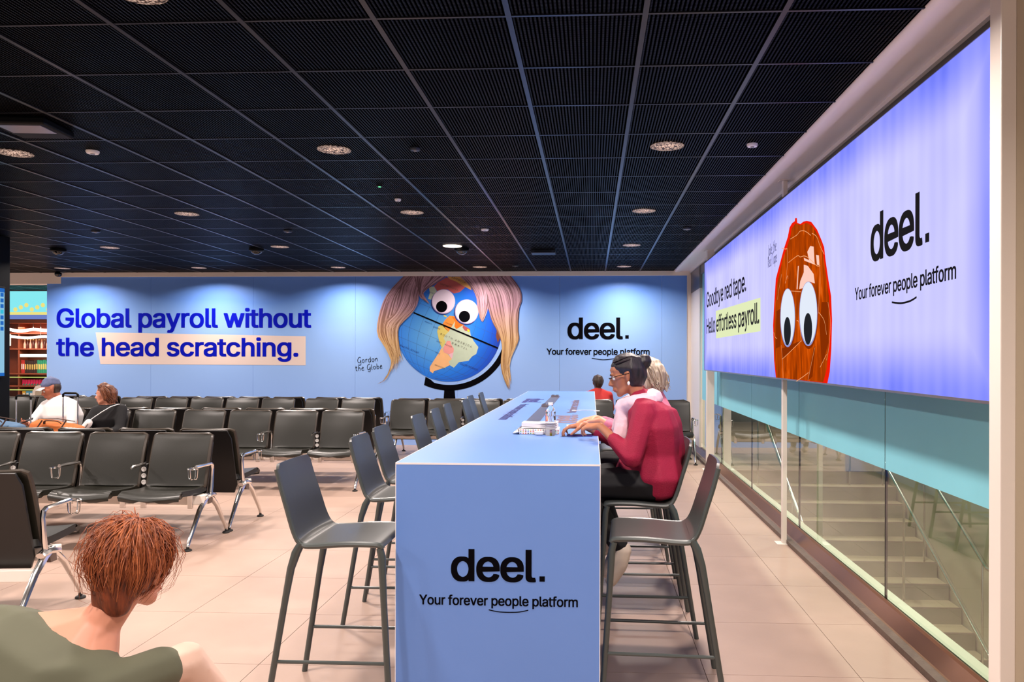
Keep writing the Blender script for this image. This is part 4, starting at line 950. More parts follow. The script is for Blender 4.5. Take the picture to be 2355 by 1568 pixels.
for i, (k, lab) in enumerate(seq):
    if -12.47 < x < -12.38: x = -12.38
    w = .041; z0 = sz(858); h = .30+random.uniform(-.015, .01)
    b = thing('book', '%s (%s from the left)' % (lab, ORD2[i]), 'book', (x+w/2, SY-.2, z0+.0005), 0, 'books on the upper shop shelf: '+k)
    MB().box((-w/2+.001, -.09, 0), (w/2-.001, .09, h), .002).build('cover', 'bk'+k, b)
    MB().box((-w*.25, -.092, h*.3), (w*.25, -.09, h*.7)).build('spine_label', 'gold' if k in ('bb', 'gb') else 'highlight', b); x += w+.0015
x = -13.11
for i in range(12):
    if x > -12.49 and x < -12.38: x = -12.38
    w = .062; z0 = sz(886); b = thing('gift_bag', ('magenta and green pack, %s from the left on the middle shop shelf' % ORD[i]), 'pack', (x+w/2, SY-.2, z0+.0005), 0, 'magenta packs on the middle shop shelf')
    MB().box((-w/2+.002, -.06, .0), (w/2-.002, .06, .13), .004).build('pouch', 'bkmg', b); MB().prism([(-w/2+.004, -.061, .002), (w/2-.004, -.061, .002), (w/2-.004, -.061, .05)], (0, -.002, 0)).build('printed_corner', 'bkgb', b); x += w+.003
x = -13.11
for i in range(7):
    w = .085 if i < 6 else .08; k = 'am' if i < 1 else ('rb' if i == 6 else 'lb'); lab = {'am': 'amber carton on the lower shop shelf', 'rb': 'red carton on the lower shop shelf', 'lb': 'light blue carton on the lower shop shelf'}[k]
    b = thing('carton', lab+', %s from the left' % ORD2[i], 'carton', (x+w/2, SY-.2, sz(914)+.0005), 0, 'cartons on the lower shop shelf'); MB().box((-w/2+.002, -.06, 0), (w/2-.002, .06, .14), .004).build('body', 'bk'+k, b); MB().box((-w*.3, -.062, .05), (w*.3, -.06, .10)).build('label_patch', 'white_plastic', b); x += w+.003
M['btl'] = mat('dark_bottle', (70, 30, 24), .2); M['btl2'] = mat('amber_bottle', (200, 150, 130), .2)
x = -13.09
for i in range(11):
    if -12.46 < x < -12.36: x = -12.35
    b = thing('bottle', 'small %s bottle, %s from the left on the top shop shelf' % ('dark' if i % 2 else 'amber', ORD2[i]), 'bottle', (x, SY-.2, sz(801)+.0005), 0, 'dark bottles on the top shop shelf' if i % 2 else 'amber bottles on the top shop shelf')
    MB().lathe([(.026, 0), (.028, .1), (.012, .15), (.011, .19)], (0, 0, 0), 12).build('body', 'btl' if i % 2 else 'btl2', b, smooth=True); MB().lathe([(.013, .19), (.013, .21)], (0, 0, 0), 10).build('cap', 'gold', b); x += .068
hs = thing('hanging_sign', 'white lit rectangular sign hanging in front of the shop shelves', 'sign', (sx(48), SY-.72, sz(796)))
MB().box((-.085, -.02, 0), (.085, .02, .27), .01).build('panel', 'strip', hs); MB().tube([(0, 0, .27), (0, 0, CEIL-sz(796)+.06)], .004, 6).build('hanger', 'grey_metal', hs)
cl = thing('shop_ceiling_lamp', 'wavy glowing ceiling lamp inside the shop', 'lamp', (-12.7, SY-.45, 2.12))
MB().tube(spline([(-.6, 0, .05), (-.3, -.03, .0), (0, 0, .04), (.3, .03, .02), (.6, 0, .08)], 6), .035, 8).build('tube', 'pinkglow', cl, smooth=True); MB().tube(spline([(-.6, .1, -.12), (-.2, .08, -.15), (.2, .1, -.12), (.6, .12, -.16)], 6), .03, 8).build('tube', 'pinkglow', cl, smooth=True)
MB().tube([(0, 0, .04), (0, 0, .20)], .006, 6).build('hanger', 'grey_metal', cl)
MB().tube([(.1, .1, -.12), (.1, .1, .20)], .006, 6).build('hanger', 'grey_metal', cl)
ar = thing('display_arch', 'cream rounded display stand behind the man in the cap', 'display stand', (P(92, 900, Y=15.0).x, 15.0, 0))
zz = P(92, 886, Y=15).z
MB().prism([(-.16, 0, 0), (-.16, 0, zz-.12), (-.10, 0, zz-.02), (-.03, 0, zz), (.5, 0, zz), (.5, 0, 0)], (0, .3, 0)).build('body', 'cream', ar, smooth=True)
MB().prism([(-.10, 0, .1), (-.10, 0, zz-.14), (-.06, 0, zz-.07), (.45, 0, zz-.07), (.45, 0, .1)], (0, -.01, 0)).build('front_panel', 'cream_shade', ar)
lamp2 = bpy.data.lights.new('shop_lamp', 'AREA'); lamp2.size = 1.2; lamp2.energy = 90; lamp2.color = (1, .75, .62); l = bpy.data.objects.new('lamp', lamp2); COL.objects.link(l); l.parent = cl; l.location = (0, -.3, .1)

# ------------------------------------------------------------ bodies and soft things: hulls merged by a voxel remesh
V = Vector
def _sph(c, r):
    r = (r, r, r) if isinstance(r, (int, float)) else r; out = []; c = V(c)
    for i in range(5):
        a = math.pi*i/4
        for k in range(8 if 0 < i < 4 else 1):
            t = 2*math.pi*k/8; out.append(c+V((r[0]*math.sin(a)*math.cos(t), r[1]*math.sin(a)*math.sin(t), r[2]*math.cos(a))))
    return out
def blob(name, hulls, voxel, m, parent, smooth=3, sub=0, **kw):
    bm = bmesh.new()
    for h in hulls:
        vs = []
        for c, r in h: vs += [bm.verts.new(p) for p in _sph(c, r)]
        g = bmesh.ops.convex_hull(bm, input=vs)
        bad = [x for x in g['geom_interior'] if isinstance(x, bmesh.types.BMVert)]
        bmesh.ops.delete(bm, geom=bad, context='VERTS')
    me = bpy.data.meshes.new(name); bm.to_mesh(me); bm.free()
    o = bpy.data.objects.new(name, me); COL.objects.link(o)
    r = o.modifiers.new('r', 'REMESH'); r.mode = 'VOXEL'; r.voxel_size = voxel
    if smooth: q = o.modifiers.new('s', 'SMOOTH'); q.factor = .6; q.iterations = smooth
    dg = bpy.context.evaluated_depsgraph_get(); dg.update()
    m2 = bpy.data.meshes.new_from_object(o.evaluated_get(dg)); bpy.data.objects.remove(o); bpy.data.meshes.remove(me)
    m2.name = name; m2.materials.clear(); m2.materials.append(M[m] if isinstance(m, str) else m)
    m2.polygons.foreach_set('use_smooth', [True]*len(m2.polygons))
    return link(name, m2, parent, **kw)
def head_frame(c, fwd, tilt_side=0.0):
    f = V(fwd).normalized(); s = V((0, 0, 1)).cross(f).normalized(); u = f.cross(s)
    m = Matrix((f, s, u)).transposed()
    return Matrix.Translation(V(c)) @ (Matrix.Rotation(tilt_side, 3, f) @ m).to_4x4()
def head_hulls(Mx, k=1.0):
    q = lambda x, y, z: Mx@V((x*k, y*k, z*k)); r = lambda a: a*k
    H = [[(q(-.020, 0, .035), r(.086)), (q(.020, 0, .040), r(.072)), (q(-.03, 0, .0), r(.070))],
         [(q(.030, .018, .005), r(.052)), (q(.030, -.018, .005), r(.052)), (q(.040, 0, -.07), r(.036)), (q(.0, 0, -.045), r(.05))],
         [(q(.062, 0, -.094), r(.020)), (q(.045, .02, -.08), r(.022)), (q(.045, -.02, -.08), r(.022)), (q(0, .035, -.05), r(.02)), (q(0, -.035, -.05), r(.02))],
         [(q(.084, 0, .012), r(.008)), (q(.107, 0, -.028), r(.011)), (q(.085, 0, -.032), r(.014))], [(q(.094, .012, -.032), r(.008)), (q(.094, -.012, -.032), r(.008))],
         [(q(.078, .034, .026), r(.010)), (q(.084, .010, .024), r(.009))], [(q(.078, -.034, .026), r(.010)), (q(.084, -.010, .024), r(.009))],
         [(q(.080, .018, -.060), r(.006)), (q(.089, 0, -.058), r(.008)), (q(.080, -.018, -.060), r(.006))], [(q(.080, .015, -.070), r(.006)), (q(.088, 0, -.071), r(.008)), (q(.080, -.015, -.070), r(.006))],
         [(q(.0, .074, .012), r(.009)), (q(-.014, .082, .018), r(.008)), (q(-.004, .074, -.028), r(.008))], [(q(.0, -.074, .012), r(.009)), (q(-.014, -.082, .018), r(.008)), (q(-.004, -.074, -.028), r(.008))]]
    return H
def add_face(Mx, parent, k=1.0, iris='iris_brown', brow='brow_dark'):
    for s in (1, -1):
        e = MB().ell(Mx@V((.071*k, s*.031*k, .004*k)), (.0135*k,)*3, seg=12, rings=8).build('eye', 'eye_ball', parent, smooth=True)
        MB().ell(Mx@V((.0812*k, s*.0315*k, .003*k)), (.0045*k,)*3, seg=10, rings=6).build('iris', iris, e, smooth=True)
        MB().tube([Mx@V((.082*k, s*.048*k, .020*k)), Mx@V((.090*k, s*.032*k, .028*k)), Mx@V((.092*k, s*.014*k, .024*k))], [.002*k, .0036*k, .003*k], 6).build('eyebrow', brow, parent, smooth=True)
    MB().tube([Mx@V((.081*k, .021*k, -.065*k)), Mx@V((.093*k, 0, -.064*k)), Mx@V((.081*k, -.021*k, -.065*k))], [.003*k, .005*k, .003*k], 6).build('lips', 'lips', parent, smooth=True)
def hand_hulls(w, f, n, side, curl=.5, k=1.0, spread=.1, thumb=1):
    """wrist w, finger direction f, palm normal n (fingers curl towards it), thumb on SIDE"""
    w, f, n = V(w), V(f).normalized(), V(n).normalized(); n = (n-f*n.dot(f)).normalized(); s = V(side); s = (s-f*s.dot(f)-n*s.dot(n)).normalized()
    kn = [w+f*.085*k+s*.030*k, w+f*.090*k+s*.010*k, w+f*.086*k-s*.010*k, w+f*.076*k-s*.028*k]
    H = [[(w, .021*k)]+[(p, .0105*k) for p in kn], [(w+f*.01, .022*k), (w+f*.045*k+s*.026*k, .014*k), (w+f*.045*k-s*.024*k, .013*k)]]
    for i, (p, L) in enumerate(zip(kn, (.072, .080, .074, .058))):
        a = curl*(.8+.12*i); d = (f+s*spread*(1.5-i)*.5).normalized(); q = p; r0 = .0095*k
        for j, fr in enumerate((.45, .32, .25)):
            d2 = (d*math.cos(a*(j+.6))+n*math.sin(a*(j+.6))).normalized(); e = q+d2*L*fr*k
            H.append([(q, r0), (e, r0*.9)]); q = e; r0 *= .9
    t0 = w+f*.022*k+s*.024*k; t1 = t0+(s*.75+f*.55+n*.35).normalized()*.040*k; t2 = t1+(f*.8+s*.15+n*.5).normalized()*.030*k; t3 = t2+(f*.8-s*.1+n*.5).normalized()*.024*k
    H += [[(w+f*.01, .018*k), (t0, .016*k), (t1, .0125*k)], [(t1, .012*k), (t2, .0105*k)], [(t2, .0105*k), (t3, .009*k)]]
    return H
def limb(a, ra, b, rb): return [(a, ra), (b, rb)]
def bez(a, b, t): return V(a).lerp(V(b), t)
def person(name, label, J, skin, top, bottom, shoe, vox=.010, face=True, head_k=1.0, sleeve=1.0, girth=1.0, parts_top=None, hands=True, hv=None, neck_open=.0, group=None):
    """J: joints in world space. sleeve: share of the whole arm that is covered."""
    root = thing(name, label, 'person', tuple(J['base'])); inv = Matrix.Translation(-V(J['base']))
    J = {k: (inv@V(v) if k not in ('look', 'tilt', 'hands') else v) for k, v in J.items()}
    Hm = head_frame(J['head'], J['look'], J.get('tilt', 0)); g = girth
    pel, ch, nk = J['pelvis'], J['chest'], J['neck']; up = (ch-pel).normalized()
    sL, sR = J['shL'], J['shR']; side = (sL-sR).normalized(); hL, hR = J['hipL'], J['hipR']; hs_ = (hL-hR).normalized()
    wst = bez(pel, ch, .45)
    torso = [[(pel+hs_*.09*g, .115*g), (pel-hs_*.09*g, .115*g), (wst+side*.07*g, .105*g), (wst-side*.07*g, .105*g)], [(wst+side*.07*g, .105*g), (wst-side*.07*g, .105*g), (ch+side*.09*g, .115*g), (ch-side*.09*g, .115*g)],
             [(ch+side*.09*g, .112*g), (ch-side*.09*g, .112*g), (bez(sL, sR, .16), .065*g), (bez(sR, sL, .16), .065*g), (nk, .055)]]
    hc = Hm@V((-.03, 0, -.05))
    skinH = [[(q, r*.88) for q, r in h] for h in torso]+[[(nk-up*.02, .052), (hc, .048)]]+head_hulls(Hm, head_k)
    arm = []
    for S in 'LR':
        s0, e0, w0 = J['sh'+S], J['el'+S], J['wr'+S]
        skinH += [limb(s0, .048, e0, .038), limb(e0, .039, w0, .025)]
        h0, k0, a0, t0 = J['hip'+S], J['kn'+S], J['an'+S], J['toe'+S]
        skinH += [limb(h0, .078*g, k0, .054), limb(k0, .054, a0, .034), limb(a0, .034, t0, .028)]
        if hands: skinH += hand_hulls(w0, *J['hands'][S])
    body = blob('body', skinH, vox, skin, root, smooth=2)
    if face: add_face(Hm, root, head_k)
    # upper garment
    gr = .016
    topH = [[(q, r+gr) for q, r in h] for h in torso[:2]]+[[(q, r+(gr if i < 4 else .012)) for i, (q, r) in enumerate(torso[2])]]
    if neck_open: topH[2] = [(ch+side*.09*g, .112*g+gr), (ch-side*.09*g, .112*g+gr), (bez(sL, sR, .10), .060*g+gr), (bez(sR, sL, .10), .060*g+gr)]
    for S in 'LR':
        s0, e0, w0 = J['sh'+S], J['el'+S], J['wr'+S]
        if sleeve <= .5: topH.append(limb(s0, .066, bez(s0, e0, sleeve*2), .062))
        else: topH += [limb(s0, .066*g, e0, .056*g), limb(e0, .056*g, bez(e0, w0, (sleeve-.5)*1.9), .042)]
    for h in (parts_top or []): topH.append([(inv@V(c), r) for c, r in h])
    blob('shirt' if sleeve <= .5 else 'sweater', topH, vox*1.15, top, root, smooth=14)
    bot = [[(pel+hs_*.09*g, .125*g), (pel-hs_*.09*g, .125*g), (hL, .10*g), (hR, .10*g)]]
    for S in 'LR': bot += [limb(J['hip'+S], .098*g, J['kn'+S], .070*g), limb(J['kn'+S], .070*g, bez(J['kn'+S], J['an'+S], .92), .05)]
    blob('trousers', bot, vox*1.2, bottom, root, smooth=4)
    for S in 'LR':
        a0, t0 = J['an'+S], J['toe'+S]; d = (t0-a0); hd = V((d.x, d.y, 0)).normalized() if abs(d.z) < .15 else d.normalized()
        if abs(d.z) < .15: blob('shoe', [[(V((a0.x, a0.y, t0.z+.012))-hd*.03, (.042, .042, .03)), (a0, .046), (t0, (.043, .043, .028))]], .010, shoe, root)
        else: blob('shoe', [[(a0, .05), (t0, .036), (a0.lerp(t0, .5)+V((.02, 0, 0)), .043)]], .010, shoe, root)
    return root, Hm, inv
def hair_cap(Mx, root, m, hulls, vox=.008, k=1.0, nm='hair', strandn=0, **kw):
    H = [[(Mx@(V(c)*k), r*k if isinstance(r, float) else tuple(x*k for x in r)) for c, r in h] for h in hulls]
    return blob(nm, H, vox, m, root, smooth=3, **kw)
def m_hairmat(name, c1, c2, scl=60, axis=(1, 1, .12)):
    m = mat(name, c1, .5); nt = m.node_tree; b = nt.nodes['Principled BSDF']
    tc = N(nt, 'ShaderNodeTexCoord'); mpn = N(nt, 'ShaderNodeMapping'); mpn.inputs['Scale'].default_value = axis; nt.links.new(tc.outputs['Object'], mpn.inputs[0])
    n = N(nt, 'ShaderNodeTexNoise'); n.inputs['Scale'].default_value = scl; n.inputs['Detail'].default_value = 3; nt.links.new(mpn.outputs[0], n.inputs[0])
    r = ramp(nt, [(0.35, c1), (0.65, c2)], n.outputs[0]); nt.links.new(r.outputs[0], b.inputs['Base Color'])
    bp = N(nt, 'ShaderNodeBump'); bp.inputs['Strength'].default_value = .6; bp.inputs['Distance'].default_value = .004; nt.links.new(n.outputs[0], bp.inputs['Height']); nt.links.new(bp.outputs[0], b.inputs['Normal']); return m
def locks(root, Mx, m, n, starts, ends, r=.006, k=1.0, nm='hair_lock', bulge=.02):
    """loose tapering locks; joined, nobody could count them"""
    mb = MB(); rnd = random.Random(n)
    for i in range(n):
        a = V(starts(rnd)); b = V(ends(rnd, a)); mid = (a+b)/2+V((rnd.uniform(-1, 1), rnd.uniform(-1, 1), rnd.uniform(-.3, 1)))*bulge
        pts = [Mx@(p*k) for p in spline([a, mid, b], 4)]; q = len(pts)
        mb.tube(pts, [r*(1-.8*j/(q-1)) for j in range(q)], 5)
    return mb.build(nm, m, root, smooth=True, kind='stuff')
M['eye_ball'] = mat('eye_white', (235, 230, 225), .15); M['iris_brown'] = mat('iris', (52, 32, 22), .1); M['brow_dark'] = mat('brow', (46, 30, 24), .7); M['lips'] = mat('lips', (172, 84, 78), .45)
def skinm(n, c): 
    m = mat(n, c, .48, noise=.03, scale=8); b = m.node_tree.nodes['Principled BSDF']; b.inputs['Subsurface Weight'].default_value = .08; b.inputs['Subsurface Radius'].default_value = (.02, .008, .005); return m
M['skin_fair'] = skinm('skin_fair', (214, 146, 118)); M['skin_tan'] = skinm('skin_tan', (176, 112, 80)); M['skin_warm'] = skinm('skin_warm', (186, 112, 84)); M['skin_dark'] = skinm('skin_dark', (110, 74, 56))
M['magenta'] = mat('magenta_knit', (158, 16, 58), .75, noise=.07, scale=12, bump=.25, bscale=160); M['blackcloth'] = mat('black_cloth', (16, 15, 18), .8, noise=.1); M['whitecloth'] = mat('white_cotton', (240, 234, 232), .7, bump=.1, bscale=25)
M['pinkcloth'] = mat('dusty_pink_knit', (200, 110, 136), .8, noise=.08, bump=.2); M['redcloth'] = mat('red_cotton', (206, 44, 40), .7, noise=.06); M['olive'] = mat('olive_green_cotton', (92, 92, 72), .8, noise=.06, scale=5, bump=.15, bscale=12)
M['creamcloth'] = mat('cream_sleeve', (226, 190, 170), .75, noise=.04, bump=.12, bscale=14); M['denim'] = mat('dark_denim', (40, 50, 74), .8, noise=.1); M['beigeshoe'] = mat('beige_trainer', (214, 196, 178), .6, noise=.05); M['sole'] = mat('white_sole', (232, 226, 220), .5)
M['scarf'] = mat('pale_pink_scarf', (238, 204, 216), .8, noise=.12, scale=9, bump=.4, bscale=30)
M['hair_dark'] = m_hairmat('near_black_hair', (20, 16, 22), (44, 34, 42)); M['hair_blond'] = m_hairmat('ash_blond_hair', (158, 138, 116), (222, 208, 186)); M['hair_red'] = m_hairmat('copper_red_hair', (70, 26, 8), (136, 62, 28), 70); M['hair_red2'] = m_hairmat('copper_gold_hair', (118, 52, 20), (182, 100, 52), 70)
M['hair_brown'] = m_hairmat('chestnut_hair', (74, 36, 20), (134, 78, 48)); M['hair_black'] = m_hairmat('cropped_dark_hair', (36, 22, 16), (78, 56, 44))
SKULL = [[((-.032, 0, .040), .096), ((-.005, 0, .056), .085), ((-.045, 0, -.01), .078)]]

# woman in the magenta cardigan
B = 4.50
J = dict(base=(.36, B, .745), pelvis=(.385, B, .875), chest=(.355, B, 1.165), neck=(.285, B, 1.325), head=(.205, B, 1.452), look=(-1, .06, -.22),
    shL=(.300, B-.175, 1.255), shR=(.290, B+.175, 1.255), elL=(.225, B-.235, 1.005), elR=(.14, B+.24, 1.06), wrL=(.050, B-.10, 1.165), wrR=(-.05, B+.15, 1.150),
    hipL=(.33, B-.10, .845), hipR=(.33, B+.10, .845), knL=(-.06, B-.10, .83), knR=(-.08, B+.11, .83), anL=(.185, B-.09, .455), anR=(.16, B+.10, .42), toeL=(.115, B-.09, .272), toeR=(.09, B+.10, .265),
    hands=dict(L=((-1, .45, -.05), (0, .3, -1), (0, 1, .3), .85), R=((-1, -.2, -.10), (0, 0, -1), (0, -1, 0), .7)))
root, Hm, inv = person('person', 'woman in a magenta cardigan and pale pink scarf writing at the high table', J, 'skin_tan', 'magenta', 'blackcloth', 'beigeshoe', vox=.0065, sleeve=.80, girth=1.12,
    parts_top=[[((.43, B, 1.19), .10), ((.44, B, 1.0), .115), ((.39, B, .90), .13)], [((.375, B-.09, .875), .120), ((.375, B+.09, .875), .120), ((.23, B-.07, .90), .09), ((.23, B+.07, .90), .09)]])
hair_cap(Hm, root, 'hair_dark', SKULL+[[((-.09, 0, .055), .050), ((-.12, 0, .065), .046)], [((.01, 0, .085), .055), ((.035, 0, .070), .045)]], .006)
locks(root, Hm, 'hair_dark', 90, lambda r: (.04+r.uniform(-.02, .02), r.uniform(-.07, .07), .10+r.uniform(-.02, .01)), lambda r, a: (-.11, a[1]*.4, .07), .006, bulge=.03)
MB().tube([Hm@V((.02, s_*.086, .022)) if False else Hm@V((x, y, z)) for s_ in (1,) for x, y, z in ((-.02, .088, .016), (.05, .075, .014), (.098, .052, .006), (.104, 0, .010), (.098, -.052, .006), (.05, -.075, .014), (-.02, -.088, .016))], .0022, 6).build('eyeglasses', 'black', root, smooth=True)
blob('scarf', [[(inv@V((.33, B-.10, 1.31)), .055), (inv@V((.24, B-.10, 1.30)), .050)], [(inv@V((.33, B+.10, 1.31)), .055), (inv@V((.24, B+.10, 1.30)), .050)], [(inv@V((.36, B-.05, 1.325)), .058), (inv@V((.36, B+.05, 1.325)), .058)],
    [(inv@V((.225, B-.08, 1.29)), .052), (inv@V((.19, B, 1.27)), .058)], [(inv@V((.225, B+.08, 1.29)), .052), (inv@V((.19, B, 1.27)), .058)], [(inv@V((.20, B-.03, 1.26)), .055), (inv@V((.165, B-.05, 1.10)), .045)], [(inv@V((.20, B+.03, 1.26)), .055), (inv@V((.16, B+.05, 1.14)), .045)]], .009, 'scarf', root, smooth=4)
blob('undershirt', [[(inv@V((.435, B-.11, .805)), (.065, .07, .05)), (inv@V((.435, B+.11, .805)), (.065, .07, .05)), (inv@V((.36, B-.13, .815)), (.07, .06, .045))]], .012, 'whitecloth', root, label='white shirt hem below the cardigan')
for s_ in (-1, 1): MB().ell(Hm@V((-.005, s_*.086, -.040)), (.008, .006, .012)).build('earring', 'white_plastic', root, smooth=True)
# blond woman behind her
B = 5.22
J = dict(base=(.42, B, .745), pelvis=(.46, B, .865), chest=(.44, B, 1.14), neck=(.425, B, 1.31), head=(.375, B, 1.432), look=(-.9, .55, -.15),
    shL=(.42, B-.17, 1.23), shR=(.40, B+.17, 1.23), elL=(.28, B-.20, 1.03), elR=(.26, B+.2, 1.04), wrL=(.06, B-.10, 1.14), wrR=(.03, B+.1, 1.14),
    hipL=(.38, B-.09, .84), hipR=(.38, B+.09, .84), knL=(.0, B-.09, .83), knR=(-.02, B+.09, .83), anL=(.16, B-.09, .42), anR=(.14, B+.09, .42), toeL=(.09, B-.09, .265), toeR=(.07, B+.09, .265),
    hands=dict(L=((-1, .2, -.12), (0, 0, -1), (0, 1, 0), .4), R=((-1, -.2, -.12), (0, 0, -1), (0, -1, 0), .4)))
root, Hm, inv = person('person', 'ash blond woman on the stool behind the woman in the magenta cardigan', J, 'skin_fair', 'pinkcloth', 'blackcloth', 'beigeshoe', vox=.009, sleeve=.9)
hair_cap(Hm, root, 'hair_blond', SKULL+[[((-.07, 0, .02), .075), ((-.075, 0, -.06), .055)], [((-.02, .06, .02), .045), ((-.04, .06, -.06), .035)], [((-.02, -.06, .02), .045), ((-.04, -.06, -.06), .035)]], .008)
locks(root, Hm, 'hair_blond', 110, lambda r: (-.0+r.uniform(-.05, .04), r.uniform(-.06, .06), .13+r.uniform(-.02, .0)), lambda r, a: (-.11+r.uniform(-.02, .03), a[1]*1.5, -.09+r.uniform(-.03, .03)), .007, bulge=.05)

# person with copper hair in the foreground
J = dict(base=(-1.36, 1.70, .0), pelvis=(-1.46, 1.62, .47), chest=(-1.335, 1.80, .775), neck=(-1.225, 1.845, .895), head=(-1.165, 1.90, 1.02), look=(.22, .97, -.12), tilt=.10,
    shL=(-1.52, 1.88, .865), shR=(-1.150, 1.74, .770), elL=(-1.66, 2.02, .68), elR=(-1.052, 1.93, .775), wrL=(-1.48, 2.2, .53), wrR=(-1.02, 2.12, .55),
    hipL=(-1.54, 1.66, .44), hipR=(-1.37, 1.58, .44), knL=(-1.46, 2.04, .46), knR=(-1.18, 1.92, .46), anL=(-1.50, 1.78, .085), anR=(-1.22, 1.70, .085), toeL=(-1.46, 1.93, .028), toeR=(-1.17, 1.85, .028),
    hands=dict(L=((.4, .6, -.7), (1, 0, -.4), (1, 0, 0), .5), R=((-.1, .7, -.7), (-1, 0, -.4), (-1, 0, 0), .5)))
root, Hm, inv = person('person', 'person with tousled copper hair and olive green top crouching in the near left foreground', J, 'skin_fair', 'olive', 'denim', 'beigeshoe', vox=.0065, sleeve=.34, neck_open=1, girth=1.05, head_k=.93, parts_top=[[((-1.40, 1.82, .835), .075), ((-1.20, 1.765, .80), .065)]])
blob('sleeve', [limb(inv@V(J['shR'])*1.0, .048, inv@V(J['elR']), .050), limb(inv@V(J['elR']), .050, inv@V(J['wrR']), .042)], .008, 'creamcloth', root, smooth=4, label='cream long sleeve of the right arm')
blob('sleeve', [limb(inv@V(J['shL']), .050, inv@V(J['elL']), .054), limb(inv@V(J['elL']), .054, inv@V(J['wrL']), .042)], .008, 'creamcloth', root, smooth=4, label='cream long sleeve of the left arm')
hair_cap(Hm, root, 'hair_red', [[((-.032, 0, .040), .090), ((-.005, 0, .056), .080), ((-.045, 0, -.01), .074)], [((-.06, 0, .03), .070), ((-.06, 0, -.045), .052), ((-.062, .02, -.080), .036), ((-.062, -.02, -.080), .036)], [((-.02, .045, .05), .050), ((-.035, .05, -.02), .032)], [((-.02, -.045, .05), .050), ((-.035, -.05, -.02), .032)]], .007, k=.95)
def scalp_lock(n, seed, r, lift, jit, m):
    rnd = random.Random(seed); mb = MB()
    for i in range(n):
        az = rnd.uniform(-2.35, 2.35)+math.pi           # around the back; the face side stays clear
        el0 = rnd.uniform(.35, 1.5); L = rnd.uniform(.6, 1.5)+max(0, el0-.5)*rnd.uniform(0, .9); az1 = az+rnd.uniform(-.35, .35); pts = []; lf = rnd.uniform(.2, 1)*lift
        for j in range(7):
            t = j/6; el = el0-L*t; a = az+(az1-az)*t; rr = .092+lf*math.sin(t*math.pi*.8)+jit*rnd.uniform(-.3, .3)*t-max(0, -el)*.016
            dn = max(0, -el)*.035
            pts.append(Hm@V((-.025+rr*math.cos(el)*math.cos(a)*1.02, rr*.82*math.cos(el)*math.sin(a), .035+rr*1.02*math.sin(el)-dn)))
        mb.tube(pts, [r*(1-.85*(j/6)**1.5) for j in range(7)], 4, flat=.6)
    mb.build('hair_lock', m, root, smooth=True, kind='stuff')
scalp_lock(1500, 3, .0038, .010, .010, 'hair_red'); scalp_lock(900, 5, .0024, .020, .03, 'hair_red2'); scalp_lock(260, 8, .0014, .045, .07, 'hair_red2')

# man with cap
B = 9.02
J = dict(base=(-6.42, B, .46), pelvis=(-6.40, B+.06, .56), chest=(-6.36, B, .84), neck=(-6.40, B-.02, 1.03), head=(-6.47, B-.06, 1.155), look=(-.75, -.6, -.35),
    shL=(-6.20, B-.05, .97), shR=(-6.56, B-.02, .96), elL=(-6.14, B-.16, .72), elR=(-6.66, B-.14, .74), wrL=(-6.32, B-.34, .72), wrR=(-6.55, B-.34, .76),
    hipL=(-6.30, B-.02, .54), hipR=(-6.50, B-.02, .54), knL=(-6.24, B-.44, .52), knR=(-6.60, B-.44, .52), anL=(-6.22, B-.42, .085), anR=(-6.62, B-.42, .085), toeL=(-6.22, B-.56, .03), toeR=(-6.64, B-.56, .03),
    hands=dict(L=((-.9, -.4, .1), (-.2, .3, .9), (0, -1, .2), .5), R=((.3, -.8, .1), (.4, .1, .9), (0, -.2, 1), .5)))
root, Hm, inv = person('person', 'man in a white T-shirt and grey-blue cap looking down at a phone', J, 'skin_warm', 'whitecloth', 'denim', 'beigeshoe', vox=.009, sleeve=.42, girth=1.12)
hair_cap(Hm, root, 'hair_black', [[((-.035, 0, .0), .078), ((-.04, 0, .03), .082)]], .009)
M['cap'] = mat('faded_blue_cap_cloth', (92, 100, 134), .8, noise=.15, scale=18); M['capb'] = mat('white_cap_brim', (232, 226, 226), .7)
hair_cap(Hm, root, 'cap', [[((-.02, 0, .075), .086), ((.01, 0, .062), .080), ((-.055, 0, .055), .072)]], .008, nm='cap')
bm_ = MB(); bm_.sheet(lambda u, v: Hm@V((.055+.095*v*math.cos((u-.5)*1.9), (u-.5)*.155*(1-.12*v), .058-.012*v-.02*(2*u-1)**2)), 8, 5, .006); bm_.build('cap_brim', 'capb', root, smooth=True)
MB().tube([inv@(V(J['wrL'])+V((.018, .02, .028))), inv@(V(J['wrL'])+V((.03, .0, 0))), inv@(V(J['wrL'])+V((.018, .02, -.028)))], .008, 6).build('wristwatch', 'white_plastic', root, smooth=True)
ph = thing('phone', 'black phone held by the man in the cap', 'phone', (-6.50, B-.43, .80)); MB().box((-.075, -.038, 0), (.075, .038, .009), .004).build('body', 'black', ph); MB().box((-.068, -.033, .009), (.068, .033, .0095)).build('display', 'steel_strip', ph); ph.rotation_euler = (.2, -.35, .5)
root.location += V((-.07, -.04, 0)); ph.location += V((-.07, -.04, 0))
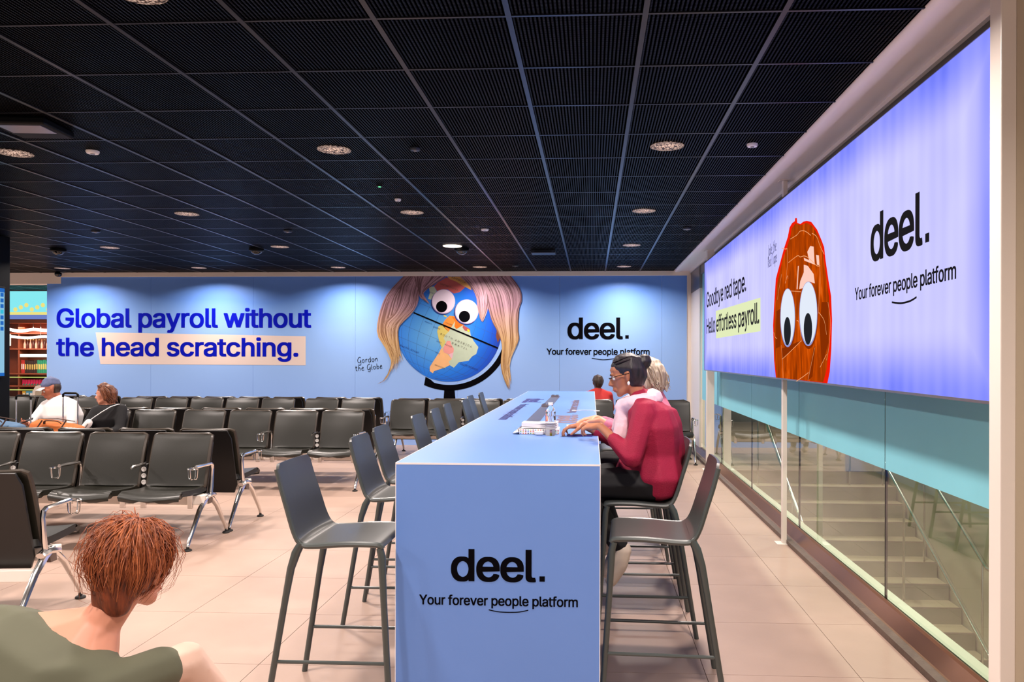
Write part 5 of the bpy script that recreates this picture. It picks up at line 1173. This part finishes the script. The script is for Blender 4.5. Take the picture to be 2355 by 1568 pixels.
# woman in black top
B = 9.02
J = dict(base=(-5.88, B, .46), pelvis=(-5.84, B+.06, .56), chest=(-5.80, B, .80), neck=(-5.80, B-.01, .97), head=(-5.83, B-.04, 1.09), look=(-1, -.25, -.05),
    shL=(-5.63, B-.02, .92), shR=(-5.93, B-.05, .90), elL=(-5.60, B-.12, .68), elR=(-6.00, B-.18, .68), wrL=(-5.80, B-.32, .625), wrR=(-6.02, B-.38, .64),
    hipL=(-5.76, B-.02, .54), hipR=(-5.94, B-.02, .54), knL=(-5.78, B-.44, .52), knR=(-5.98, B-.44, .52), anL=(-5.78, B-.42, .085), anR=(-5.98, B-.42, .085), toeL=(-5.78, B-.55, .03), toeR=(-5.99, B-.55, .03),
    hands=dict(L=((-.9, -.4, -.1), (0, 0, -1), (0, -1, 0), .4), R=((.1, -.9, -.1), (0, 0, -1), (-1, 0, 0), .4)))
root, Hm, inv = person('person', 'woman in a black top with short brown hair, seated beside the man in the cap', J, 'skin_fair', 'blackcloth', 'denim', 'beigeshoe', vox=.009, sleeve=.92, neck_open=1)
hair_cap(Hm, root, 'hair_brown', SKULL+[[((-.06, 0, .02), .082), ((-.06, 0, -.06), .06)], [((-.01, .055, .06), .05), ((-.03, .06, -.04), .035)], [((-.01, -.055, .06), .05), ((-.03, -.06, -.04), .035)], [((.04, 0, .095), .04), ((0, 0, .11), .05)]], .009)
locks(root, Hm, 'hair_brown', 120, lambda r: (.02+r.uniform(-.05, .04), r.uniform(-.06, .06), .12), lambda r, a: (-.10+r.uniform(-.03, .04), a[1]*1.6, -.07+r.uniform(-.04, .05)), .007, bulge=.05)
root.location += V((-.05, -.04, 0))
bg = thing('sling_bag', 'small white sling bag worn across the chest of the woman in black', 'bag', (-6.00, B-.27, .72))
blob('pouch', [[((-.06, 0, -.08), (.045, .04, .05)), ((.05, 0, .05), (.045, .04, .05))]], .009, 'whitecloth', bg); MB().tube([(.06, 0, .08), (.16, .06, .17), (.25, .10, .235), (.30, .16, .26), (.30, .30, .24)], .012, 6, flat=.5).build('strap', 'white_plastic', bg, smooth=True); MB().tube([(.0, -.045, -.05), (.07, -.045, .04)], .005, 6).build('zip', 'grey_metal', bg)
# person in red by the wall
B = 12.50
J = dict(base=(.10, B, .46), pelvis=(.10, B-.02, .56), chest=(.10, B-.10, .84), neck=(.10, B-.10, 1.02), head=(.095, B-.06, 1.145), look=(-.35, .95, -.1),
    shL=(-.08, B-.08, .955), shR=(.28, B-.08, .955), elL=(-.12, B+.05, .72), elR=(.32, B+.05, .72), wrL=(-.02, B+.25, .66), wrR=(.20, B+.25, .66),
    hipL=(0, B, .54), hipR=(.2, B, .54), knL=(0, B+.40, .52), knR=(.2, B+.40, .52), anL=(0, B+.44, .085), anR=(.2, B+.44, .085), toeL=(0, B+.58, .03), toeR=(.2, B+.58, .03),
    hands=dict(L=((.3, .9, -.1), (1, 0, 0), (0, 0, 1), .4), R=((-.3, .9, -.1), (-1, 0, 0), (0, 0, 1), .4)))
root, Hm, inv = person('person', 'person in a red top with cropped dark hair, seated facing the wall', J, 'skin_dark', 'redcloth', 'denim', 'beigeshoe', vox=.010, sleeve=.9)
hair_cap(Hm, root, 'hair_black', SKULL, .010, k=1.0)
root.location += V((0, -.16, 0))

# ------------------------------------------------------------ luggage in front of the seated travellers
M['canvas_o'] = mat('tan_orange_canvas', (184, 98, 40), .8, noise=.1, scale=7, bump=.3, bscale=14); M['canvas_b'] = mat('slate_blue_canvas', (74, 104, 134), .8, noise=.1, scale=7, bump=.3, bscale=14); M['strapb'] = mat('dark_brown_webbing', (70, 48, 40), .8); M['case'] = mat('black_suitcase', (24, 24, 28), .5)
def suitcase(x, y, w, handle_z, lab):
    c = thing('suitcase', lab, 'suitcase', (x, y, 0)); MB().box((-w/2, -.13, .04), (w/2, .13, .58), .035).build('shell', 'case', c, smooth=True)
    for sx_ in (-1, 1):
        for sy_ in (-1, 1): MB().tube([(sx_*(w/2-.05)-.012, sy_*.09, .026), (sx_*(w/2-.05)+.012, sy_*.09, .026)], .025, 12).build('wheel', 'rubber', c, smooth=True)
    t = .058 if handle_z < 1.1 else .085
    for s in (-1, 1): MB().tube([(s*t, .09, .56), (s*t, .09, handle_z)], .007, 8).build('handle_tube', 'chrome', c, smooth=True)
    MB().tube([(-t, .09, handle_z-.03), (-t, .09, handle_z), (-t+.02, .09, handle_z+.015), (t-.02, .09, handle_z+.015), (t, .09, handle_z), (t, .09, handle_z-.03)], .012, 8).build('handle_grip', 'black', c, smooth=True); return c
q = P(40, 990, Y=8.18); suitcase(q.x, 8.18, .42, 1.10, 'black suitcase with raised handle under the blue duffel')
q = P(145, 990, Y=8.18); suitcase(q.x+.02, 8.18, .44, 1.13, 'black suitcase with raised handle in front of the man in the cap')
def duffel(x, y, L, h, m, lab, pockets):
    d = thing('duffel_bag', lab, 'bag', (x, y, .583))
    blob('body', [[((-L/2+.10, -.02, h*.5), (.10, .12, h*.5)), ((L/2-.12, -.02, h*.42), (.12, .12, h*.42))], [((-L/2+.12, -.02, h*.6), (.10, .10, h*.42)), ((0, -.02, h*.52), (.10, .11, h*.45))]], .010, m, d, smooth=3)
    for px_, w_ in pockets: blob('pocket', [[((px_-w_/2, -.125, h*.45), (.03, .02, h*.22)), ((px_+w_/2, -.125, h*.42), (.03, .02, h*.22))]], .009, m, d)
    for px_ in (-L*.22, L*.2): MB().tube([(px_, -.148, h*.15), (px_, -.15, h*.7), (px_+.03, -.11, h*.98)], .013, 6, flat=.4).build('strap', 'strapb', d, smooth=True)
    MB().tube([(-L*.35, -.02, h*1.0), (0, -.02, h*1.02), (L*.3, -.02, h*.92)], .005, 6).build('zip', 'strapb', d)
    MB().tube(spline([(-L*.15, -.10, h*.85), (-L*.1, -.12, h*.97), (L*.1, -.12, h*.95), (L*.15, -.10, h*.85)], 4), .012, 6, flat=.5).build('grab_handle', 'strapb', d, smooth=True); return d
q = P(22, 985, Y=8.1); duffel(q.x-.10, 8.10, .62, .30, 'canvas_b', 'slate blue duffel bag with brown straps at the left edge', [(-.05, .16)])
q = P(132, 985, Y=8.1); duffel(q.x+.02, 8.10, .64, .285, 'canvas_o', 'tan orange canvas duffel bag in front of the man in the cap', [(-.08, .22), (.2, .08)])

# ------------------------------------------------------------ things on the high table
Z = TZ+.0005
def on(px, py, z=Z): return P(px, py, Z=z)
M['wbottle'] = bpy.data.materials.new('clear_bottle_plastic'); M['wbottle'].use_nodes = True
_b = M['wbottle'].node_tree.nodes['Principled BSDF']; _b.inputs['Base Color'].default_value = (.97, .98, 1, 1); _b.inputs['Roughness'].default_value = .04; _b.inputs['Transmission Weight'].default_value = 1; _b.inputs['IOR'].default_value = 1.22
q = on(1266, 1001); bt = thing('water_bottle', 'clear ribbed plastic water bottle with white cap on the table', 'bottle', (q.x, q.y, TZ+.0005))
prof = [(.028, 0), (.032, .006)]
for k in range(7): prof += [(.032, .012+.018*k), (.0295, .021+.018*k)]
prof += [(.032, .142), (.030, .155), (.016, .178), (.0125, .182), (.0125, .188)]
MB().lathe(prof, (0, 0, 0), 28).build('bottle_body', 'wbottle', bt, smooth=True); MB().lathe([(.0145, .186), (.0145, .200), (.013, .202)], (0, 0, 0), 20).build('cap', 'white_plastic', bt, smooth=True)
MB().lathe([(.0322, .085), (.0322, .120)], (0, 0, 0), 28).build('label_band', M['wbottle'], bt, smooth=True)
q = on(1240, 1000); eb = thing('earbud_case', 'small white rounded earbud case left of the water bottle', 'case', (q.x, q.y, TZ+.0005), .05)
MB().box((-.028, -.022, 0), (.028, .022, .025), .011).build('case_body', 'white_plastic', eb, smooth=True); MB().box((-.0285, -.0225, .0165), (.0285, .0225, .0172)).build('lid_seam', 'steel_strip', eb)
M['purple'] = mat('purple_phone', (62, 40, 110), .2, .3)
q = on(1333, 1002); pn = thing('phone', 'purple phone lying flat near the right edge of the table', 'phone', (q.x, q.y, TZ+.0005), .02)
MB().box((-.078, -.036, 0), (.078, .036, .009), .0035).build('phone_body', 'purple', pn); MB().box((-.074, -.033, .009), (.074, .033, .0094)).build('display', 'black', pn)
M['foil'] = mat('silver_foil_wrap', (200, 196, 196), .25, .7, bump=.5, bscale=30)
q = on(1222, 999); gb = thing('gift_box', 'white box wrapped in polka dot paper with crumpled foil end', 'box', (q.x+.0, q.y+.075, TZ+.0005), 0)
MB().box((-.075, -.075, 0), (.17, .10, .034), .004).build('box_body', 'white_plastic', gb)
dc = [(60, 120, 200), (230, 200, 60), (30, 24, 30), (220, 110, 60), (150, 30, 60), (60, 160, 90), (230, 60, 50)]
for k, c in enumerate(dc): M['dot%d' % k] = mat('paper_dot_%d' % k, c, .5)
for k in range(7):
    t = MB()
    for i in range(16):
        for j in range(3):
            if (i*3+j*5) % 7 == k: t.ell((-.066+.0155*i, -.0755, .007+.0105*j), (.0042, .0012, .0032), seg=8, rings=4)
    t.build('printed_dots', 'dot%d' % k, gb, kind='stuff')
blob('foil_end', [[((-.08, -.03, .016), (.02, .05, .015)), ((-.115, -.055, .006), (.006, .02, .004))], [((-.08, .05, .018), (.02, .04, .015)), ((-.10, .05, .01), (.008, .02, .008))]], .0045, 'foil', gb, smooth=1)
pp = thing('paper_bundle', 'folded white paper bundle on top of the polka dot box', 'papers', (q.x+.05, q.y+.08, TZ+.0355), -.04)
for k in range(4): MB().sheet(lambda u, v, k=k: ((u-.5)*.22, (v-.5)*.13, .006+.009*k+.003*math.sin(u*5+k)), 8, 3, .0075).build('folded_sheet', 'whitecloth', pp, smooth=True)
q = on(1348, 985); bkk = thing('notebook', 'white notebook under the writing hands of the woman in magenta', 'notebook', (q.x-.02, q.y+.06, TZ+.0005), .05)
MB().box((-.11, -.075, 0), (.10, .075, .012), .001).build('page_block', 'white_plastic', bkk); MB().box((-.112, -.077, .012), (.102, .077, .0135)).build('cover', 'highlight', bkk)
q = on(1372, 945); gsn = thing('cable_coil', 'thin white cable curled at the right edge of the table', 'cable', (q.x-.05, q.y, TZ+.0005))
MB().tube(spline([(-.14, .0, .003), (-.08, .05, .003), (0, .04, .004), (.05, .0, .004), (.075, -.04, .004), (.03, -.08, .003)], 6), .0028, 6).build('cord', 'white_plastic', gsn, smooth=True); MB().box((-.17, -.01, 0), (-.135, .012, .008), .002).build('plug', 'white_plastic', gsn)
